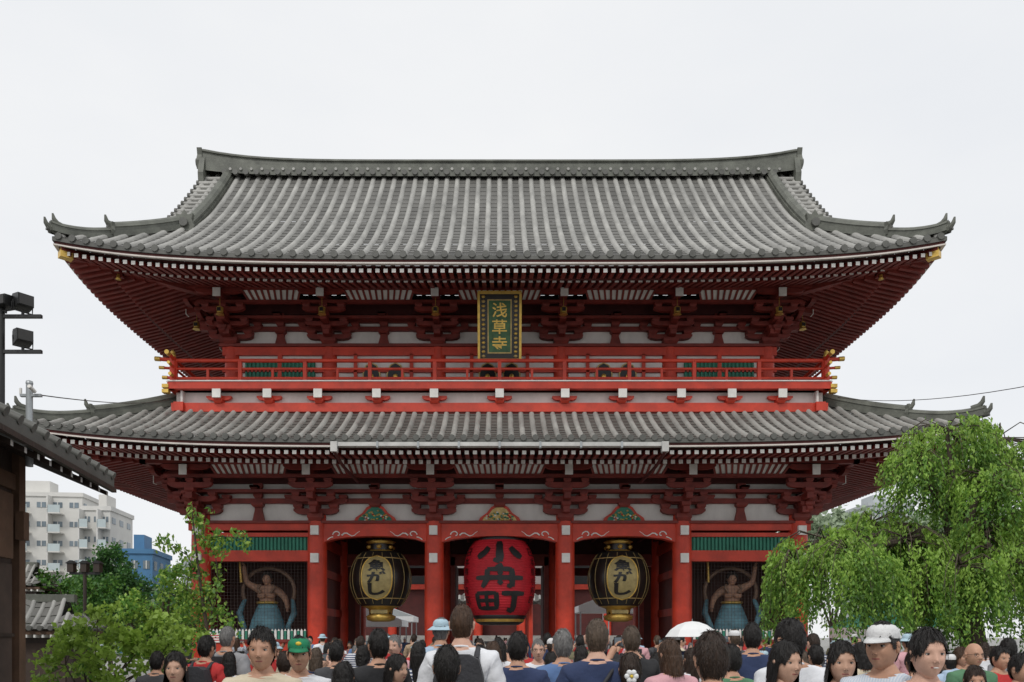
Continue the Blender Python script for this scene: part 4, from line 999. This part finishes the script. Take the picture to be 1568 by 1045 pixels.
def stall(x,y,w,m,hz=2.6):
    mb=MB(); mb.prism([(-w/2,hz),(0,hz+.9),(w/2,hz)],lambda p,q,o:(p,o,q),-1.5,1.5,m); mb.box(-w/2,w/2,-1.5,1.5,hz-.35,hz-.002,'tent')
    for a in (-1,1):
        for b in (-1,1): mb.tube([(a*w/2*.95,b*1.4,0),(a*w/2*.95,b*1.4,hz)],.04,'metalgrey',6)
    mb.box(-w/2*.9,w/2*.9,-1.2,-.6,0,1,'wood'); mb.build('market_stall',None,(x,y,0))
stall(-7.5,16,4.5,'tent'); stall(6.6,17,4.5,'tent',3.4); stall(-8,24,5,'greysheet',3); stall(9.5,25,5,'teal',4.5); stall(13.2,-1.5,3.2,'teal',2.0)
mb=MB(); roof(mb,3.2,3.2,4.0,lambda t:1.8*t/3.2,3.2,.35,1.0,sp=.4,rr=.09,detail=False)
for a in (-1,1):
    for b in (-1,1): mb.tube([(a*2.2,b*2.2,0),(a*2.2,b*2.2,4.2)],.16,'vermilion',10)
mb.lathe([(.9,.0),(.9,.4),(.6,.5),(1.1,1.2),(1.15,1.35),(1.0,1.3)],(0,0,0),'black',20); mb.build('incense_pavilion',None,(0,30,0))
# ---------------------------------------------------------------- shop on the left
shop=empty('wooden_shop',A(175,745,11),.155); mb=MB()
L_=16.0; zr_=-at(175,745,11).z
mb.prism([(0,-.02),(0,.10),(-3.6,1.75),(-3.6,1.6)],lambda p,q,o:(p,o,q),-L_,0,'tiledark')
mb.prism([(-7.2,-.02),(-7.2,.10),(-3.6,1.75),(-3.6,1.6)],lambda p,q,o:(p,o,q),-L_,0,'tiledark')
for i in range(50):
    y=-.1-i*.32; mb.tube([(.03,y,.12),(-1.8,y,.93),(-3.6,y,1.78)],.055,'tiledark',8)
    mb.hexa([(-.06,y-.03,-.15),(-.06,y+.03,-.15),(-.06,y+.03,-.09),(-.06,y-.03,-.09),(-1.4,y-.03,.42),(-1.4,y+.03,.42),(-1.4,y+.03,.5),(-1.4,y-.03,.5)],'darkwood','gutter')
for x in np.arange(-.25,-3.4,-.35): mb.box(x-.04,x+.04,-.5,.02,-.12-x*.455,-.04-x*.455,'darkwood')
mb.box(-.03,.03,-L_,.0,-.09,-.03,'darkwood')
mb.box(-6.3,-.95,-L_,-.75,zr_,.32,'darkwood'); mb.box(-.96,-.90,-L_,-.72,-.25,-.05,'wood')
for y in (-.8,-3.4,-6,-8.6): mb.box(-1.02,-.86,y-.09,y+.09,zr_,.3,'wood')
for y in (-2.1,-4.7,-7.3): mb.box(-.94,-.9,y-1.1,y+1.1,zr_+.9,-1.2,'paper'); mb.box(-.9,-.87,y-.02,y+.02,zr_+.9,-1.2,'darkwood'); mb.box(-.9,-.87,y-1.1,y+1.1,zr_+1.7,zr_+1.74,'darkwood')
mb.box(-.8,-.7,-1.15,-1.0,-.9,-.55,'wood'); mb.box(-.86,-.80,-2.4,-1.2,-1.15,-.35,'wood')
mb.build('shop_body',shop)
def pav(bx,by,d,W):
    p=at(bx,by,d); mb=MB(); zz=p.z
    roof(mb,W,W*.8,zz,lambda t:.75*t*(.7+.5*t/W),W*.8,.12,1.0,Xv=W*.6,sp=.2,rr=.045,row=.2,ts=W*.45,detail=True); mb.box(-W*.62,W*.62,-.09,.09,zz+W*.62,zz+W*.62+.16,'ridge')
    mb.box(-W*.75,W*.75,-W*.5,W*.5,0,zz+.02,'darkwood'); mb.box(-W*.95,W*.95,-W*.75,W*.75,zz-.1,zz-.02,'wood'); mb.box(-W*.6,W*.6,-W*.5-.02,-W*.5+.02,zz*.4,zz*.85,'paper')
    for i in range(12): x=-W*.9+W*1.8*i/11; mb.box(x-.02,x+.02,-W*.78,-W*.3,zz-.16,zz-.1,'whitepaint')
    mb.build('garden_pavilion',None,(p.x,p.y,0),.15)
pav(70,965,16.5,.95); pav(25,900,26,1.1)
mb=MB(); mb.box(-16,-11.2,-6.2,-5.9,0,1.5,'plaster'); mb.prism([(-6.4,1.5),(-6.05,1.75),(-5.7,1.5)],lambda p,q,o:(o,p,q),-16,-11.2,'tiledark'); mb.build('garden_wall')
def flood(e,p,yaw,s=1.0):
    mb=MB(); mb.prism([(-.16,-.11),(-.16,.12),(.12,.16),(.16,.12),(.16,-.14),(.1,-.15)],lambda a,b,c:(c,a,b),-.15,.15,'black'); mb.box(-.13,.13,-.175,-.16,-.1,.1,'blackpaint')
    for i in range(5): mb.box(-.12+.055*i,-.10+.055*i,.16,.2,-.1,.12,'black')
    mb.tube([(-.18,0,0),(-.18,0,-.2),(.18,0,-.2),(.18,0,0)],.015,'black',6); mb.tube([(0,0,-.2),(0,0,-.26)],.03,'black',6)
    o=mb.build('lamp_head',e,p,yaw); o.scale=(s,s,s)
fl=empty('floodlight_pole',(A(2,975,12)[0],12-CAMD,0)); mb=MB(); mb.tube([(0,0,0),(0,0,6.9)],.05,'black',10)
for zz in (6.60,6.06): mb.box(-.5,.62,-.025,.025,zz-.025,zz+.025,'black')
mb.build('pole',fl); flood(fl,(.33,0,6.82),.9,.75); flood(fl,(.33,0,6.28),.8,.75); flood(fl,(.1,-.05,6.8),-.3,.65); flood(fl,(-.3,0,6.80),.2,.7)
pp=at(45,588,9); mb=MB(); z0=pp.z-.95; mb.tube([(0,0,z0),(0,0,pp.z)],[.04,.035],'metalgrey',12); mb.lathe([(.04,pp.z),(.035,pp.z+.03),(.01,pp.z+.04)],(0,0,0),'metalgrey',12)
mb.box(-.10,.14,-.02,.02,pp.z-.15,pp.z-.12,'metalgrey'); mb.tube([(.08,-.03,pp.z-.10),(.08,-.14,pp.z-.07)],.022,'whitepaint',8); mb.tube([(-.1,0,pp.z-.12),(-.1,0,pp.z-.05)],.015,'whitepaint',8)
mb.build('roof_mast',None,(pp.x,pp.y,0))
mb=MB()
def cable(a,b,sag,r=.009):
    a,b=Vector(a),Vector(b); mb.tube([a.lerp(b,t)+Vector((0,0,-sag*4*t*(1-t))) for t in np.linspace(0,1,14)],r,'black',5)
q=at(1640,578,15); cable(pp+Vector((.05,0,-.12)),(-11.1,-1.2,9.7),.12,.007); cable((11.4,-1.2,9.75),q,.25); mb.build('overhead_cable')
mb=MB(); mb.tube([(0,0,0),(0,0,q.z+.5)],[.12,.09],'metalgrey',12); mb.box(-.5,.5,-.04,.04,q.z,q.z+.08,'metalgrey'); mb.build('utility_pole',None,(q.x,q.y,0))
mb=MB(); mb.box(-.35,.35,-.02,.02,1.5,1.8,'whitepaint'); mb.tube([(0,.03,0),(0,.03,1.75)],.025,'metalgrey',8)
for i in range(3): mb.box(-.28,.28,-.026,-.02,1.56+.08*i,1.59+.08*i,'lanternred')
mb.build('notice_sign',None,(-9.55,-1.3,0))
g=at(130,870,18); mb=MB(); mb.tube([(0,0,0),(0,0,g.z)],.04,'darkwood',8); mb.box(-.35,.35,-.02,.02,g.z-.15,g.z-.1,'black')
for x in (-.3,0,.3): mb.box(x-.07,x+.07,-.08,.08,g.z-.1,g.z+.10,'darkwood'); mb.prism([(x-.11,g.z+.10),(x,g.z+.17),(x+.11,g.z+.10)],lambda p,q_,o:(p,o,q_),-.1,.1,'black')
mb.build('street_lamp',None,(g.x,g.y,0))
# ---------------------------------------------------------------- ground
gm=bpy.data.materials.new('paving'); gm.use_nodes=True; nt=gm.node_tree; b=nt.nodes['Principled BSDF']; b.inputs['Roughness'].default_value=.85
tc=nt.nodes.new('ShaderNodeTexCoord'); br_=nt.nodes.new('ShaderNodeTexBrick'); br_.inputs['Scale'].default_value=1.0; br_.inputs['Color1'].default_value=(.33,.325,.31,1); br_.inputs['Color2'].default_value=(.27,.265,.255,1); br_.inputs['Mortar'].default_value=(.13,.13,.12,1); br_.inputs['Mortar Size'].default_value=.012
nt.links.new(tc.outputs['Object'],br_.inputs[0]); nt.links.new(br_.outputs[0],b.inputs['Base Color'])
me=bpy.data.meshes.new('ground'); me.from_pydata([(-600,-300,0),(600,-300,0),(600,900,0),(-600,900,0)],[],[(0,1,2,3)]); me.materials.append(gm); ob=bpy.data.objects.new('ground',me); COL.objects.link(ob)
# ---------------------------------------------------------------- world, sun, camera
w=bpy.data.worlds.new('World'); sc.world=w; w.use_nodes=True; nt=w.node_tree; N=nt.nodes; Lk=nt.links; bg=N['Background']
sk=N.new('ShaderNodeTexSky'); sk.sky_type='NISHITA'; sk.sun_disc=False; sk.sun_elevation=math.radians(50); sk.sun_rotation=math.radians(200)
tc=N.new('ShaderNodeTexCoord'); nz=N.new('ShaderNodeTexNoise'); nz.inputs['Scale'].default_value=2.2; nz.inputs['Detail'].default_value=5
mp=N.new('ShaderNodeMapping'); mp.inputs['Scale'].default_value=(1,1,2.5); Lk.new(tc.outputs['Generated'],mp.inputs[0]); Lk.new(mp.outputs[0],nz.inputs[0])
cr=N.new('ShaderNodeValToRGB'); cr.color_ramp.elements[0].position=.3; cr.color_ramp.elements[1].position=.7; cr.color_ramp.elements[0].color=(8.7,8.9,9.2,1); cr.color_ramp.elements[1].color=(9.6,9.65,9.7,1)
Lk.new(nz.outputs[0],cr.inputs[0]); mx=N.new('ShaderNodeMix'); mx.data_type='RGBA'; mx.inputs[0].default_value=.94
Lk.new(sk.outputs[0],mx.inputs[6]); Lk.new(cr.outputs[0],mx.inputs[7]); Lk.new(mx.outputs[2],bg.inputs[0]); bg.inputs[1].default_value=.1
sl=bpy.data.lights.new('sun','SUN'); sl.energy=1.5; sl.angle=math.radians(12); sl.color=(1,.97,.92); so=bpy.data.objects.new('sun',sl); COL.objects.link(so)
az=math.radians(200); el=math.radians(50); dirv=Vector((math.sin(az)*math.cos(el),math.cos(az)*math.cos(el),math.sin(el))); so.rotation_euler=dirv.to_track_quat('Z','Y').to_euler()
cam=bpy.data.cameras.new('camera'); co=bpy.data.objects.new('camera',cam); COL.objects.link(co); co.location=(0,-CAMD,EYE); co.rotation_euler=(math.radians(90),0,0)
cam.sensor_width=36; cam.lens=F/1568*36; cam.shift_x=19/1568; cam.shift_y=452.5/1568; cam.clip_end=3000; cam.clip_start=.1
sc.camera=co
sc.view_settings.view_transform='Standard'; sc.view_settings.look='None'; sc.view_settings.exposure=0
